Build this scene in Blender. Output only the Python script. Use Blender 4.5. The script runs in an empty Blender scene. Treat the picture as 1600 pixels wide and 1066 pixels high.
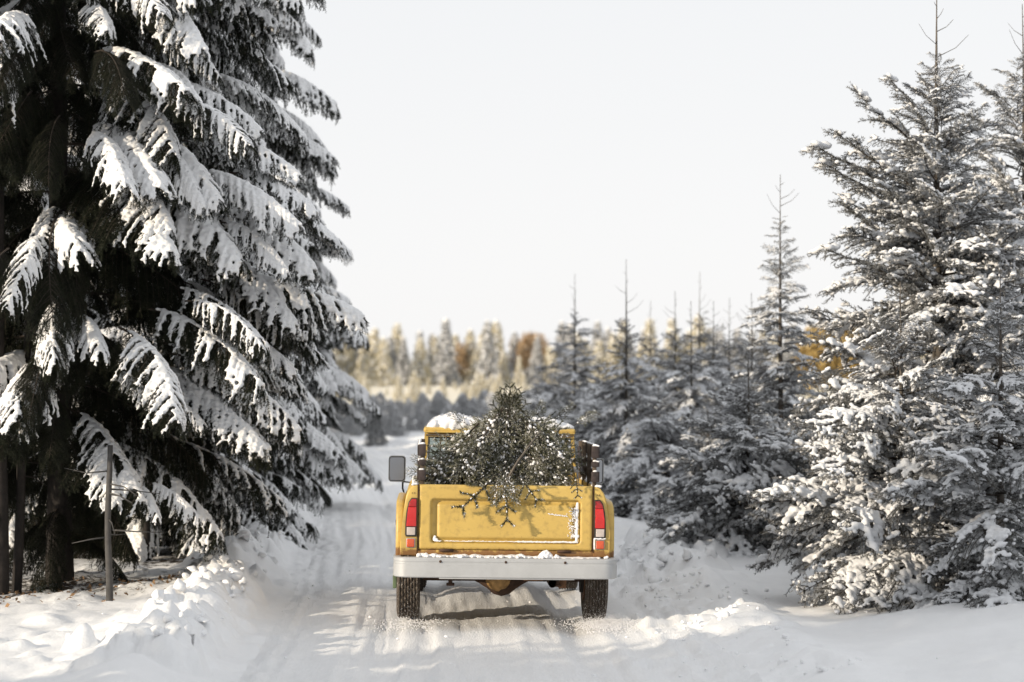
import bpy, bmesh, math, random, time
import numpy as np
from mathutils import Vector, Matrix, Euler
T0 = time.time()
PI = math.pi
R = math.radians
scene = bpy.context.scene
COL = scene.collection

# ------------------------------------------------------------------ camera
HCAM = 2.045
FOC = 80.0
FPX = 1600 * FOC / 36.0
cam = bpy.data.cameras.new('camera')
cam.lens = FOC
cam.sensor_width = 36.0
cam.clip_start = 0.1
cam.clip_end = 6000
cam.dof.use_dof = True
cam.dof.focus_distance = 19.4
cam.dof.aperture_fstop = 1.7
camo = bpy.data.objects.new('camera', cam)
COL.objects.link(camo)
camo.location = (0, 0, HCAM)
camo.rotation_euler = (R(90) + math.atan((605 - 533) / FPX), 0, 0)
scene.camera = camo

# ------------------------------------------------------------------ light
SUN_EL = 15.0
SUN_AZ = 57.0          # degrees from the -Y axis towards -X (sun stands behind the camera to the left)
w = bpy.data.worlds.new('World')
scene.world = w
w.use_nodes = True
nt = w.node_tree
nt.nodes.clear()
wo = nt.nodes.new('ShaderNodeOutputWorld')
bg = nt.nodes.new('ShaderNodeBackground')
sk = nt.nodes.new('ShaderNodeTexSky')
sk.sky_type = 'NISHITA'
sk.sun_disc = False
sk.sun_elevation = R(SUN_EL)
sk.sun_rotation = R(180 + SUN_AZ)
sk.air_density = 1.0
sk.dust_density = 2.0
hs = nt.nodes.new('ShaderNodeHueSaturation')
hs.inputs['Saturation'].default_value = 0.12
mx = nt.nodes.new('ShaderNodeMix')
mx.data_type = 'RGBA'
mx.inputs['Factor'].default_value = 0.86
nt.links.new(sk.outputs[0], hs.inputs['Color'])
nt.links.new(hs.outputs[0], mx.inputs['A'])
mx.inputs['B'].default_value = (9.3, 9.3, 9.4, 1)
tcw = nt.nodes.new('ShaderNodeTexCoord'); spw = nt.nodes.new('ShaderNodeSeparateXYZ'); mrw = nt.nodes.new('ShaderNodeMapRange'); mxw = nt.nodes.new('ShaderNodeMix')
nt.links.new(tcw.outputs['Generated'], spw.inputs[0]); nt.links.new(spw.outputs['Z'], mrw.inputs['Value'])
mrw.inputs['From Min'].default_value = 0.0; mrw.inputs['From Max'].default_value = 0.2
mxw.data_type = 'RGBA'; nt.links.new(mrw.outputs[0], mxw.inputs['Factor'])
mxw.inputs['A'].default_value = (9.7, 9.6, 9.5, 1); mxw.inputs['B'].default_value = (8.62, 8.78, 9.0, 1)
nt.links.new(mxw.outputs['Result'], mx.inputs['B'])
nt.links.new(mx.outputs['Result'], bg.inputs['Color'])
bg.inputs['Strength'].default_value = 0.1
nt.links.new(bg.outputs[0], wo.inputs[0])

sun = bpy.data.lights.new('sun', 'SUN')
sun.energy = 4.4
sun.angle = R(0.6)
sun.color = (1.0, 0.86, 0.67)
suno = bpy.data.objects.new('sun', sun)
COL.objects.link(suno)
sv = Vector((-math.sin(R(SUN_AZ)) * math.cos(R(SUN_EL)), -math.cos(R(SUN_AZ)) * math.cos(R(SUN_EL)), math.sin(R(SUN_EL))))
suno.rotation_euler = sv.to_track_quat('Z', 'Y').to_euler()
suno.location = (-20, -10, 15)

vs = scene.view_settings
vs.view_transform = 'Standard'
vs.look = 'None'
vs.gamma = 1
vs.exposure = 0.15
vs.use_curve_mapping = False
try:
    scene.cycles.max_bounces = 6
    scene.cycles.diffuse_bounces = 3
    scene.cycles.glossy_bounces = 3
    scene.cycles.transparent_max_bounces = 8
    scene.cycles.caustics_reflective = False
    scene.cycles.caustics_refractive = False
    scene.render.use_persistent_data = False
except Exception:
    pass

# ------------------------------------------------------------------ materials
def new_mat(name):
    m = bpy.data.materials.new(name)
    m.use_nodes = True
    t = m.node_tree
    b = t.nodes['Principled BSDF']
    return m, t, b

def N(t, ty, **kw):
    n = t.nodes.new(ty)
    for k, v in kw.items():
        setattr(n, k, v)
    return n

def noise(t, scale, detail=4, rough=0.6, coord='Object', vec=None, stretch=None):
    n = N(t, 'ShaderNodeTexNoise')
    n.inputs['Scale'].default_value = scale
    n.inputs['Detail'].default_value = detail
    n.inputs['Roughness'].default_value = rough
    tc = N(t, 'ShaderNodeTexCoord')
    if stretch:
        mp = N(t, 'ShaderNodeMapping')
        mp.inputs['Scale'].default_value = stretch
        t.links.new(tc.outputs[coord], mp.inputs['Vector'])
        t.links.new(mp.outputs[0], n.inputs['Vector'])
    else:
        t.links.new(tc.outputs[coord], n.inputs['Vector'])
    return n

def ramp(t, src, stops):
    r = N(t, 'ShaderNodeValToRGB')
    e = r.color_ramp.elements
    while len(e) < len(stops):
        e.new(0.5)
    for i, (p, c) in enumerate(stops):
        e[i].position = p
        e[i].color = (c[0], c[1], c[2], 1) if len(c) == 3 else c
    t.links.new(src, r.inputs['Fac'])
    return r

def mixc(t, fac, a, b, blend='MIX'):
    m = N(t, 'ShaderNodeMix', data_type='RGBA', blend_type=blend)
    for sock, v in (('Factor', fac), ('A', a), ('B', b)):
        if hasattr(v, 'is_output') or isinstance(v, bpy.types.NodeSocket):
            t.links.new(v, m.inputs[sock])
        else:
            m.inputs[sock].default_value = v if sock == 'Factor' else (v[0], v[1], v[2], 1)
    return m.outputs['Result']

def bump(t, b, src, strength=0.3, dist=0.02):
    bp = N(t, 'ShaderNodeBump')
    bp.inputs['Strength'].default_value = strength
    bp.inputs['Distance'].default_value = dist
    t.links.new(src, bp.inputs['Height'])
    t.links.new(bp.outputs[0], b.inputs['Normal'])

def simple(name, col, rough=0.6, metal=0.0, spec=0.5, var=0.12, scale=9.0, bmp=0.0):
    m, t, b = new_mat(name)
    n = noise(t, scale)
    lo = [c * (1 - var) for c in col]
    hi = [min(1, c * (1 + var)) for c in col]
    r = ramp(t, n.outputs['Fac'], [(0.3, lo), (0.7, hi)])
    t.links.new(r.outputs[0], b.inputs['Base Color'])
    b.inputs['Roughness'].default_value = rough
    b.inputs['Metallic'].default_value = metal
    b.inputs['Specular IOR Level'].default_value = spec
    if bmp:
        bump(t, b, n.outputs['Fac'], bmp, 0.01)
    return m

# snow lying on trees, truck
def snow_mat(name, col=(0.87, 0.875, 0.885), sc=30, bs=0.5, bd=0.01):
    m, t, b = new_mat(name)
    n = noise(t, sc, 5, 0.7)
    r = ramp(t, n.outputs['Fac'], [(0.25, [c * 0.94 for c in col]), (0.75, col)])
    t.links.new(r.outputs[0], b.inputs['Base Color'])
    b.inputs['Roughness'].default_value = 0.75
    b.inputs['Specular IOR Level'].default_value = 0.2
    bump(t, b, n.outputs['Fac'], bs, bd)
    return m

M_SNOW = snow_mat('snow_cap')
M_FROST = snow_mat('frosty_snow', (0.72, 0.73, 0.75), 40, 0.6, 0.01)

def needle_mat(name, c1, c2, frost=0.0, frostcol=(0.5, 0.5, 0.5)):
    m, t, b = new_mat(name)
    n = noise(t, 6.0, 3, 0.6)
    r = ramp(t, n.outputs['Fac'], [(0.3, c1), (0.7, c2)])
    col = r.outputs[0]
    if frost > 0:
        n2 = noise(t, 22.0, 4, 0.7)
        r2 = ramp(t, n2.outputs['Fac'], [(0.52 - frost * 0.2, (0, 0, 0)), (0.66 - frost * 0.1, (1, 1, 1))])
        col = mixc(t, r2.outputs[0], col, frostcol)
    t.links.new(col, b.inputs['Base Color'])
    b.inputs['Roughness'].default_value = 0.65
    b.inputs['Specular IOR Level'].default_value = 0.25
    return m

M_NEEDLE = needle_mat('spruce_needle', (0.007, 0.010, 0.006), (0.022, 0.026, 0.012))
M_NEEDLE_R = needle_mat('young_spruce_needle', (0.026, 0.026, 0.021), (0.065, 0.062, 0.048), 0.6, (0.33, 0.335, 0.34))
M_SPRIG = needle_mat('sprig_needle', (0.018, 0.024, 0.012), (0.07, 0.07, 0.03), 0.1, (0.5, 0.5, 0.45))
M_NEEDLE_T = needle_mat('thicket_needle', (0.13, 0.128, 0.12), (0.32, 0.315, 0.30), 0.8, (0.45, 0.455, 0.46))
M_FIR = needle_mat('fir_needle', (0.035, 0.048, 0.022), (0.17, 0.165, 0.075), 0.4, (0.55, 0.54, 0.48))
M_NEEDLE_FAR = needle_mat('far_needle_sun_tint', (0.07, 0.062, 0.025), (0.46, 0.36, 0.14), 0.6, (0.85, 0.78, 0.58))  # warm yellow of the low sun is put into needle and frost colour
M_TAN = needle_mat('russet_foliage', (0.26, 0.16, 0.08), (0.50, 0.33, 0.17), 0.2, (0.7, 0.6, 0.45))
M_GOLD = needle_mat('golden_foliage', (0.24, 0.15, 0.035), (0.48, 0.32, 0.08), 0.1, (0.7, 0.6, 0.4))
M_BARK = simple('dark_bark', (0.022, 0.018, 0.016), 0.9, var=0.4, scale=14, bmp=0.5)
M_BARK_R = simple('grey_bark', (0.11, 0.095, 0.08), 0.9, var=0.4, scale=20, bmp=0.5)
M_TWIG = simple('twig_bark', (0.045, 0.035, 0.028), 0.9, var=0.3, scale=30)

# ------------------------------------------------------------------ numpy noise
def _hash(ix, iy, iz):
    h = (ix.astype(np.int64) * 374761393 + iy.astype(np.int64) * 668265263 + iz.astype(np.int64) * 2147483647 % 4294967291) & 0xFFFFFFFF
    h = ((h ^ (h >> 13)) * 1274126177) & 0xFFFFFFFF
    h = (h ^ (h >> 16)) & 0xFFFFFFFF
    return (h & 0xFFFFFF) / float(0xFFFFFF)

def vnoise(x, y, z=None):
    if z is None:
        z = np.zeros_like(x)
    ix, iy, iz = np.floor(x), np.floor(y), np.floor(z)
    fx, fy, fz = x - ix, y - iy, z - iz
    fx = fx * fx * (3 - 2 * fx); fy = fy * fy * (3 - 2 * fy); fz = fz * fz * (3 - 2 * fz)
    r = 0
    for dz in ((0, 1) if np.any(z) else (0,)):
        wz = fz if dz else 1 - fz
        for dy in (0, 1):
            wy = fy if dy else 1 - fy
            for dx in (0, 1):
                wx = fx if dx else 1 - fx
                r = r + _hash(ix + dx, iy + dy, iz + dz) * wx * wy * wz
    return r * 2 - 1

def fbm(x, y, z=None, oct=4, gain=0.5):
    r = 0; a = 1; s = 0
    for i in range(oct):
        r = r + a * vnoise(x + 17.3 * i, y - 9.1 * i, None if z is None else z + 3.7 * i)
        s += a; a *= gain
        x = x * 2.03; y = y * 2.03
        if z is not None: z = z * 2.03
    return r / s

def sstep(a, b, x):
    t = np.clip((x - a) / (b - a), 0, 1)
    return t * t * (3 - 2 * t)

# ------------------------------------------------------------------ mesh helpers
def np_mesh(name, V, F, mats, midx=None, smooth=False):
    """F is an int array (n,3) or (n,4)."""
    me = bpy.data.meshes.new(name)
    V = np.asarray(V, dtype=np.float32); F = np.asarray(F, dtype=np.int32)
    k = F.shape[1]
    me.vertices.add(len(V)); me.vertices.foreach_set('co', V.ravel())
    me.loops.add(F.size); me.loops.foreach_set('vertex_index', F.ravel())
    me.polygons.add(len(F))
    me.polygons.foreach_set('loop_start', np.arange(0, F.size, k, dtype=np.int32))
    for m in mats:
        me.materials.append(m)
    if midx is not None:
        me.polygons.foreach_set('material_index', np.asarray(midx, dtype=np.int32))
    if smooth:
        me.polygons.foreach_set('use_smooth', np.ones(len(F), dtype=bool))
    me.update(calc_edges=True)
    return me

def link(o, parent=None):
    COL.objects.link(o)
    if parent is not None:
        o.parent = parent
    return o

def mobj(name, me, parent=None, loc=None):
    o = bpy.data.objects.new(name, me)
    if loc is not None: o.location = loc
    return link(o, parent)

def thing(name, label, cat, loc=(0, 0, 0), rz=0.0, group=None):
    o = bpy.data.objects.new(name, None)
    o.empty_display_size = 0.2
    o.location = loc; o.rotation_euler = (0, 0, rz)
    o['label'] = label; o['category'] = cat
    if group: o['group'] = group
    return link(o)

def bm_obj(name, bm, mats, parent=None, smooth=False, angle=None):
    me = bpy.data.meshes.new(name)
    bmesh.ops.recalc_face_normals(bm, faces=bm.faces[:])
    bm.to_mesh(me); bm.free()
    if not isinstance(mats, (list, tuple)): mats = [mats]
    for m in mats: me.materials.append(m)
    if smooth:
        me.polygons.foreach_set('use_smooth', np.ones(len(me.polygons), dtype=bool))
        if angle is not None:
            try: me.set_sharp_from_angle(angle=R(angle))
            except Exception: pass
    return mobj(name, me, parent)

def merge(bm, tmp):
    me = bpy.data.meshes.new('tmp'); tmp.to_mesh(me); tmp.free()
    bm.from_mesh(me); bpy.data.meshes.remove(me)

def box(bm, x0, x1, y0, y1, z0, z1, bev=0.0, seg=2, rot=None):
    t = bmesh.new()
    bmesh.ops.create_cube(t, size=1)
    for v in t.verts:
        v.co = Vector(((x0 + x1) / 2 + v.co.x * (x1 - x0), (y0 + y1) / 2 + v.co.y * (y1 - y0), (z0 + z1) / 2 + v.co.z * (z1 - z0)))
    if bev > 0:
        bmesh.ops.bevel(t, geom=t.edges[:], offset=bev, segments=seg, affect='EDGES', profile=0.5)
    if rot is not None:
        c = Vector(((x0 + x1) / 2, (y0 + y1) / 2, (z0 + z1) / 2))
        bmesh.ops.rotate(t, cent=c, matrix=rot, verts=t.verts[:])
    merge(bm, t)

def prism(bm, pts, axis, a0, a1, bev=0.0, seg=2):
    """pts: 2D outline; axis 'x','y','z' = extrusion axis."""
    t = bmesh.new()
    def P(p, a):
        if axis == 'y': return (p[0], a, p[1])
        if axis == 'x': return (a, p[0], p[1])
        return (p[0], p[1], a)
    v0 = [t.verts.new(P(p, a0)) for p in pts]
    v1 = [t.verts.new(P(p, a1)) for p in pts]
    n = len(pts)
    t.faces.new(v0); t.faces.new(v1[::-1])
    for i in range(n):
        t.faces.new((v0[i], v1[i], v1[(i + 1) % n], v0[(i + 1) % n]))
    if bev > 0:
        caps = [e for e in t.edges if all((getattr(v.co, axis) == getattr(e.verts[0].co, axis)) for v in e.verts)]
        bmesh.ops.bevel(t, geom=caps, offset=bev, segments=seg, affect='EDGES', profile=0.5)
    merge(bm, t)

def tube(bm, pts, rad, seg=10, caps=True):
    pts = [Vector(p) for p in pts]
    n = len(pts)
    rads = rad if isinstance(rad, (list, tuple)) else [rad] * n
    rings = []
    up = Vector((0.13, 0.21, 0.97))
    for i, p in enumerate(pts):
        d = (pts[min(i + 1, n - 1)] - pts[max(i - 1, 0)]).normalized()
        u = d.cross(up)
        if u.length < 1e-3: u = d.cross(Vector((1, 0, 0)))
        u.normalize(); v = d.cross(u)
        rings.append([bm.verts.new(p + rads[i] * (math.cos(2 * PI * k / seg) * u + math.sin(2 * PI * k / seg) * v)) for k in range(seg)])
    for i in range(n - 1):
        for k in range(seg):
            bm.faces.new((rings[i][k], rings[i][(k + 1) % seg], rings[i + 1][(k + 1) % seg], rings[i + 1][k]))
    if caps:
        bm.faces.new(rings[0][::-1]); bm.faces.new(rings[-1])

def lathe(bm, prof, center, axis='x', seg=40):
    """prof: list of (a, r) along axis."""
    c = Vector(center)
    rings = []
    for a, r in prof:
        ring = []
        for k in range(seg):
            t = 2 * PI * k / seg
            if axis == 'x': o = Vector((a, r * math.cos(t), r * math.sin(t)))
            elif axis == 'y': o = Vector((r * math.cos(t), a, r * math.sin(t)))
            else: o = Vector((r * math.cos(t), r * math.sin(t), a))
            ring.append(bm.verts.new(c + o))
        rings.append(ring)
    for i in range(len(rings) - 1):
        for k in range(seg):
            bm.faces.new((rings[i][k], rings[i][(k + 1) % seg], rings[i + 1][(k + 1) % seg], rings[i + 1][k]))
    if prof[0][1] > 1e-4: bm.faces.new(rings[0][::-1])
    if prof[-1][1] > 1e-4: bm.faces.new(rings[-1])

# unit icospheres
def _ico(sub):
    b = bmesh.new(); bmesh.ops.create_icosphere(b, subdivisions=sub, radius=1)
    b.verts.ensure_lookup_table()
    V = np.array([v.co[:] for v in b.verts]); F = np.array([[v.index for v in f.verts] for f in b.faces])
    b.free(); return V, F
ICO1 = _ico(1); ICO2 = _ico(2)

def blobs(C, S, ico=ICO1, jit=0.0, rng=None):
    """C (n,3) centres, S (n,3) or (n,) radii -> V, F"""
    C = np.asarray(C, float); S = np.asarray(S, float)
    if S.ndim == 1: S = np.repeat(S[:, None], 3, 1)
    iv, jf = ico
    V = C[:, None, :] + iv[None] * S[:, None, :]
    if jit and rng is not None:
        V = V + rng.normal(0, jit, V.shape) * S[:, None, :]
    F = jf[None] + (np.arange(len(C)) * len(iv))[:, None, None]
    return V.reshape(-1, 3), F.reshape(-1, 3)

def remesh_blobs(name, C, S, voxel, mat, smooth_it=2, jitter=0.004, seed=0, ico=ICO1):
    V, F = blobs(C, S, ico)
    me = np_mesh('tmp', V, F, [])
    o = bpy.data.objects.new('tmp', me); COL.objects.link(o)
    m = o.modifiers.new('r', 'REMESH'); m.mode = 'VOXEL'; m.voxel_size = voxel; m.adaptivity = 0
    s = o.modifiers.new('s', 'SMOOTH'); s.iterations = smooth_it; s.factor = 0.5
    dg = bpy.context.evaluated_depsgraph_get()
    ev = o.evaluated_get(dg); em = ev.to_mesh()
    nv = len(em.vertices); co = np.empty(nv * 3, np.float32); em.vertices.foreach_get('co', co); co = co.reshape(-1, 3)
    nf = len(em.polygons); li = np.empty(len(em.loops), np.int32); em.loops.foreach_get('vertex_index', li)
    tot = np.empty(nf, np.int32); em.polygons.foreach_get('loop_total', tot)
    ev.to_mesh_clear()
    bpy.data.objects.remove(o); bpy.data.meshes.remove(me)
    if jitter:
        a = co.astype(float)
        co = a + jitter * np.stack([fbm(a[:, 0] * 22 + k * 9 + seed, a[:, 1] * 22, a[:, 2] * 22 + 1.5, 2) for k in range(3)], 1)
    assert tot.min() == tot.max()
    return np_mesh(name, co, li.reshape(nf, tot[0]), [mat], smooth=True)

class Leafs:
    """collects twigs (thin 3 sided tubes) and needles (single triangles)"""
    def __init__(s, seed): s.rng = np.random.default_rng(seed); s.V = []; s.F = []; s.M = []; s.n = 0
    def twig(s, P, r0, r1):
        P = np.asarray(P, float); n = len(P)
        d = np.gradient(P, axis=0); d /= np.linalg.norm(d, axis=1)[:, None] + 1e-9
        u = np.cross(d, [0.11, 0.17, 0.98]); u /= np.linalg.norm(u, axis=1)[:, None] + 1e-9
        v = np.cross(d, u); rr = np.linspace(r0, r1, n)[:, None]
        R3 = np.stack([P + rr * (math.cos(a) * u + math.sin(a) * v) for a in (0, 2.09, 4.19)], 1)
        V = R3.reshape(-1, 3); F = []
        for i in range(n - 1):
            for k in range(3):
                a = i * 3 + k; b = i * 3 + (k + 1) % 3
                F += [(a, b, b + 3), (a, b + 3, a + 3)]
        s.V.append(V); s.F.append(np.array(F) + s.n); s.M.append(np.zeros(len(F), int)); s.n += len(V)
    def needles(s, P, dens, ln, wd, flat=0.0, fwd=0.6):
        P = np.asarray(P, float)
        seg = np.linalg.norm(np.diff(P, axis=0), axis=1); L = seg.sum(); n = max(3, int(L * dens))
        cum = np.concatenate([[0], np.cumsum(seg)])
        t = s.rng.uniform(0, L, n)
        p = np.stack([np.interp(t, cum, P[:, k]) for k in range(3)], 1)
        q = np.stack([np.interp(np.minimum(t + 0.02, L + 0.0), cum, P[:, k]) for k in range(3)], 1)
        q0 = np.stack([np.interp(np.maximum(t - 0.02, 0), cum, P[:, k]) for k in range(3)], 1)
        d = q - q0; d /= np.linalg.norm(d, axis=1)[:, None] + 1e-9
        r = s.rng.normal(0, 1, (n, 3)); r[:, 2] *= (1 - flat)
        r -= (r * d).sum(1)[:, None] * d; r /= np.linalg.norm(r, axis=1)[:, None] + 1e-9
        nd = d * fwd + r * (1 - 0.3 * fwd); nd /= np.linalg.norm(nd, axis=1)[:, None]
        l = ln * s.rng.uniform(0.65, 1.15, n)[:, None]
        sd = np.cross(nd, s.rng.normal(0, 1, (n, 3))); sd /= np.linalg.norm(sd, axis=1)[:, None] + 1e-9
        a = p - sd * wd / 2; b = p + sd * wd / 2; c = p + nd * l
        V = np.stack([a, b, c], 1).reshape(-1, 3)
        F = np.arange(3 * n).reshape(-1, 3) + s.n
        s.V.append(V); s.F.append(F); s.M.append(np.ones(n, int)); s.n += 3 * n
    def data(s): return np.concatenate(s.V), np.concatenate(s.F), np.concatenate(s.M)
    def mesh(s, name, mats):
        V, F, M = s.data(); return np_mesh(name, V, F, mats, M)

def nrm(v):
    v = np.asarray(v, float); return v / (np.linalg.norm(v) + 1e-9)

# ------------------------------------------------------------------ bough A : heavy snow laden spruce bough
def bough_a(seed, snow=1.0, dens=420, bare_p=0.12):
    rng = np.random.default_rng(seed)
    L = Leafs(seed)
    C = []; S = []
    droop = rng.uniform(0.75, 1.1); lift = rng.uniform(0.1, 0.3)
    wy = rng.uniform(-0.12, 0.12)
    def stem(t):
        return np.array([2.25 * (t - 0.07 * t * t), wy * math.sin(3 * t), lift * t - droop * t * t])
    ts = np.linspace(0, 1, 22)
    P = np.array([stem(t) for t in ts])
    L.twig(P, 0.022, 0.004)
    L.needles(P[5:], dens, 0.035, 0.006)
    nt_ = 27
    for i in range(nt_):
        t = 0.13 + 0.86 * (i + rng.uniform(-.3, .3)) / nt_
        p0 = stem(t); tg = nrm(stem(t + 0.01) - stem(t - 0.01))
        for side in (-1, 1):
            l = 0.70 * (math.sin(PI * min(1, 0.10 + 0.78 * t)) ** 0.75) * (1 - 0.30 * t) * rng.uniform(0.65, 1.15)
            d = nrm(tg * rng.uniform(0.45, 0.85) + np.array([0, side, 0]) * rng.uniform(0.6, 0.95) + np.array([0, 0, -0.05]))
            gv = rng.uniform(0.55, 1.0)
            ss = np.linspace(0, 1, 7)
            Q = np.array([p0 + d * l * s * (1 - 0.22 * s) + np.array([0, 0, -gv * l * s * s]) for s in ss])
            L.twig(Q, 0.006, 0.002)
            L.needles(Q, dens, 0.032, 0.0055)
            bare = rng.random() < bare_p
            def q(s): return np.array([np.interp(s, ss, Q[:, k]) for k in range(3)])
            if not bare and snow > 0:
                r0 = rng.uniform(0.038, 0.058) * (1 - 0.3 * t) * snow
                s = 0.0; end = rng.uniform(0.82, 1.02)
                while s < end:
                    r = r0 * (1 - 0.50 * s) * rng.uniform(0.8, 1.18)
                    c = q(s) + np.array([0, 0, r * 0.55]) + rng.normal(0, 0.006, 3)
                    C.append(c); S.append((r, r, r * 0.85)); s += r * 0.75 / l
            ns = int(4 + l * 14)
            for j in range(ns):
                s = 0.12 + 0.85 * j / ns
                a = q(s); dd = nrm(q(min(1, s + 0.05)) - q(s - 0.05))
                sp = nrm(np.cross(dd, [0, 0, 1])) * (1 if j % 2 else -1)
                ll = 0.17 * (1 - 0.45 * s) * rng.uniform(0.6, 1.2)
                e = nrm(dd * 0.7 + sp * 0.65 + np.array([0, 0, -0.35]))
                W = np.array([a, a + e * ll * 0.5, a + e * ll + np.array([0, 0, -0.3 * ll])])
                L.needles(W, dens * 0.9, 0.03, 0.0055)
                if not bare and snow > 0 and rng.random() < 0.62:
                    for f in (0.25, 0.5, 0.72):
                        r = rng.uniform(0.018, 0.030) * (1.15 - f * 0.6) * snow
                        C.append(W[0] + (W[2] - W[0]) * f + [0, 0, r * 0.6]); S.append((r, r, r))
            # hanging twiglets below (dark fringe)
            for j in range(3):
                s = rng.uniform(0.1, 0.95); a = q(s)
                e = nrm(np.array([rng.normal(0, .3), rng.normal(0, .3), -1])); ll = rng.uniform(0.08, 0.2)
                L.needles(np.array([a, a + e * ll]), dens, 0.03, 0.0055)
    if snow > 0:
        for t in np.arange(0.10, 1.0, 0.018):
            r = rng.uniform(0.042, 0.070) * (1 - 0.45 * t) * snow * (0.7 if t < 0.2 else 1)
            C.append(stem(t) + [rng.normal(0, .01), rng.normal(0, .015), r * 0.6]); S.append((r, r * 1.1, r * 0.8))
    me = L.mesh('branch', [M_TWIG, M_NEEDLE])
    sm = remesh_blobs('snow', C, S, 0.016, M_SNOW, 1, 0.009, seed) if snow > 0 else None
    return me, sm

# bough B : young spruce branch, level or rising, patchy snow and rime
def bough_b(seed, rise=0.1, dens=380, snow=1.0, mats=None):
    rng = np.random.default_rng(seed)
    L = Leafs(seed); C = []; S = []
    droop = rng.uniform(0.1, 0.3)
    wy = rng.uniform(-0.1, 0.1)
    def stem(t): return np.array([1.0 * t, wy * math.sin(3 * t), rise * t - droop * t * t + 0.02 * math.sin(9 * t + seed)])
    P = np.array([stem(t) for t in np.linspace(0, 1, 12)])
    L.twig(P, 0.012, 0.003); L.needles(P[3:], dens, 0.024, 0.0045)
    n1 = 13
    for i in range(n1):
        t = 0.12 + 0.86 * (i + rng.uniform(-.3, .3)) / n1
        p0 = stem(t); tg = nrm(stem(t + .01) - stem(t - .01))
        for side in (-1, 1):
            l = 0.46 * (1 - 0.72 * t) * rng.uniform(0.5, 1.2) + 0.05
            d = nrm(tg * rng.uniform(0.5, 0.9) + np.array([0, side, 0]) * rng.uniform(0.6, 0.9) + np.array([0, 0, rng.uniform(-.15, .3)]))
            gv = rng.uniform(0.1, 0.45)
            ss = np.linspace(0, 1, 5)
            Q = np.array([p0 + d * l * s + np.array([0, 0, -gv * l * s * s]) for s in ss])
            L.twig(Q, 0.004, 0.0018); L.needles(Q, dens, 0.023, 0.0045)
            def q(s): return np.array([np.interp(s, ss, Q[:, k]) for k in range(3)])
            ns = int(2 + l * 14)
            hasn = rng.random() < 0.62 * snow
            if hasn:
                s = rng.uniform(0, .25); end = rng.uniform(.5, 1); r0 = rng.uniform(.016, .034)
                while s < end:
                    r = r0 * rng.uniform(.6, 1.25) * (1 - .3 * s)
                    C.append(q(s) + rng.normal(0, .007, 3) + [0, 0, r * .7]); S.append((r * 1.2, r * 1.2, r * .8)); s += r * .8 / l
            for j in range(ns):
                s = 0.1 + 0.85 * j / ns
                a = q(s); dd = nrm(q(min(1, s + .05)) - q(s - .05))
                sp = nrm(np.cross(dd, [0, 0, 1])) * (1 if j % 2 else -1)
                ll = 0.10 * (1 - .4 * s) * rng.uniform(.6, 1.3)
                e = nrm(dd * .7 + sp * .7 + np.array([0, 0, rng.uniform(-.5, .25)]))
                L.needles(np.array([a, a + e * ll]), dens, 0.021, 0.0042)
                if rng.random() < (0.45 if hasn else 0.12) * snow:
                    f = rng.uniform(.3, .9); r = rng.uniform(.010, .020)
                    C.append(a + e * ll * f + [0, 0, r * .7]); S.append((r * 1.3, r * 1.3, r))
    # a few bigger pats of snow
    for k in range(int(rng.integers(2, 5) * snow)):
        t = rng.uniform(.25, .9); c = stem(t) + [0, rng.normal(0, .05), .02]
        for j in range(7):
            r = rng.uniform(.015, .032)
            C.append(c + [rng.normal(0, .045), rng.normal(0, .045), rng.normal(.01, .008)]); S.append((r * 1.2, r * 1.2, r * .75))
    me = L.mesh('branch', mats or [M_TWIG, M_NEEDLE_R])
    sm = remesh_blobs('snow', C, S, 0.010, M_FROST, 1, 0.008, seed)
    return me, sm

BA = [bough_a(11 + i, rng_s, 420, rng_b) for i, (rng_s, rng_b) in enumerate(((1, .1), (1.1, .05), (.95, .2), (1, .12), (.85, .25), (1.15, .15), (.9, .1), (1.05, .22), (.8, .1)))]
BAL = [bough_a(31 + i, 0.72, 420, 0.35) for i in range(4)]
BA0 = [bough_a(41 + i, 0.0, 430) for i in range(3)]      # bare inner boughs
BA0[0][0].name = 'bare_branch'
BB = [bough_b(71 + i, rise=0.12) for i in range(5)]
BBs = [bough_b(81 + i, rise=0.1, snow=1.45) for i in range(4)]
BBu = [bough_b(91 + i, rise=0.62, snow=0.5) for i in range(3)]
print('boughs', round(time.time() - T0, 1), [len(b[0].polygons) for b in BA + BB], [len(b[1].polygons) for b in BA + BB])

def trunk_mesh(h, r, mat, bend=0.0, seed=0, spike=0.0):
    rng = random.Random(seed); bm = bmesh.new()
    n = 14; pts = []; rr = []
    ax = rng.uniform(-1, 1) * bend; ay = rng.uniform(-1, 1) * bend
    for i in range(n + 1):
        t = i / n
        pts.append((ax * math.sin(2.2 * t) * .3, ay * math.sin(2.6 * t) * .3, -0.35 + (h + 0.35) * t))
        rr.append(max(0.004, r * (1 - t) ** 0.9 * (1.25 if i == 0 else 1)))
    tube(bm, pts, rr, 12)
    me = bpy.data.meshes.new('trunk'); bmesh.ops.recalc_face_normals(bm, faces=bm.faces[:]); bm.to_mesh(me); bm.free()
    me.materials.append(mat); me.polygons.foreach_set('use_smooth', np.ones(len(me.polygons), dtype=bool))
    return me

def add_bough(parent, pair, z, az, s, pitch=0.0, roll=0.0, x=0, y=0, sxy=None):
    o = bpy.data.objects.new('branch', pair[0])
    o.location = (x, y, z); o.rotation_euler = (roll, -pitch, az)
    o.scale = (s, s, s) if sxy is None else (s * sxy, s * sxy, s)
    link(o, parent)
    if pair[1] is not None:
        c = bpy.data.objects.new('snow', pair[1]); link(c, o)
    return o

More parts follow.
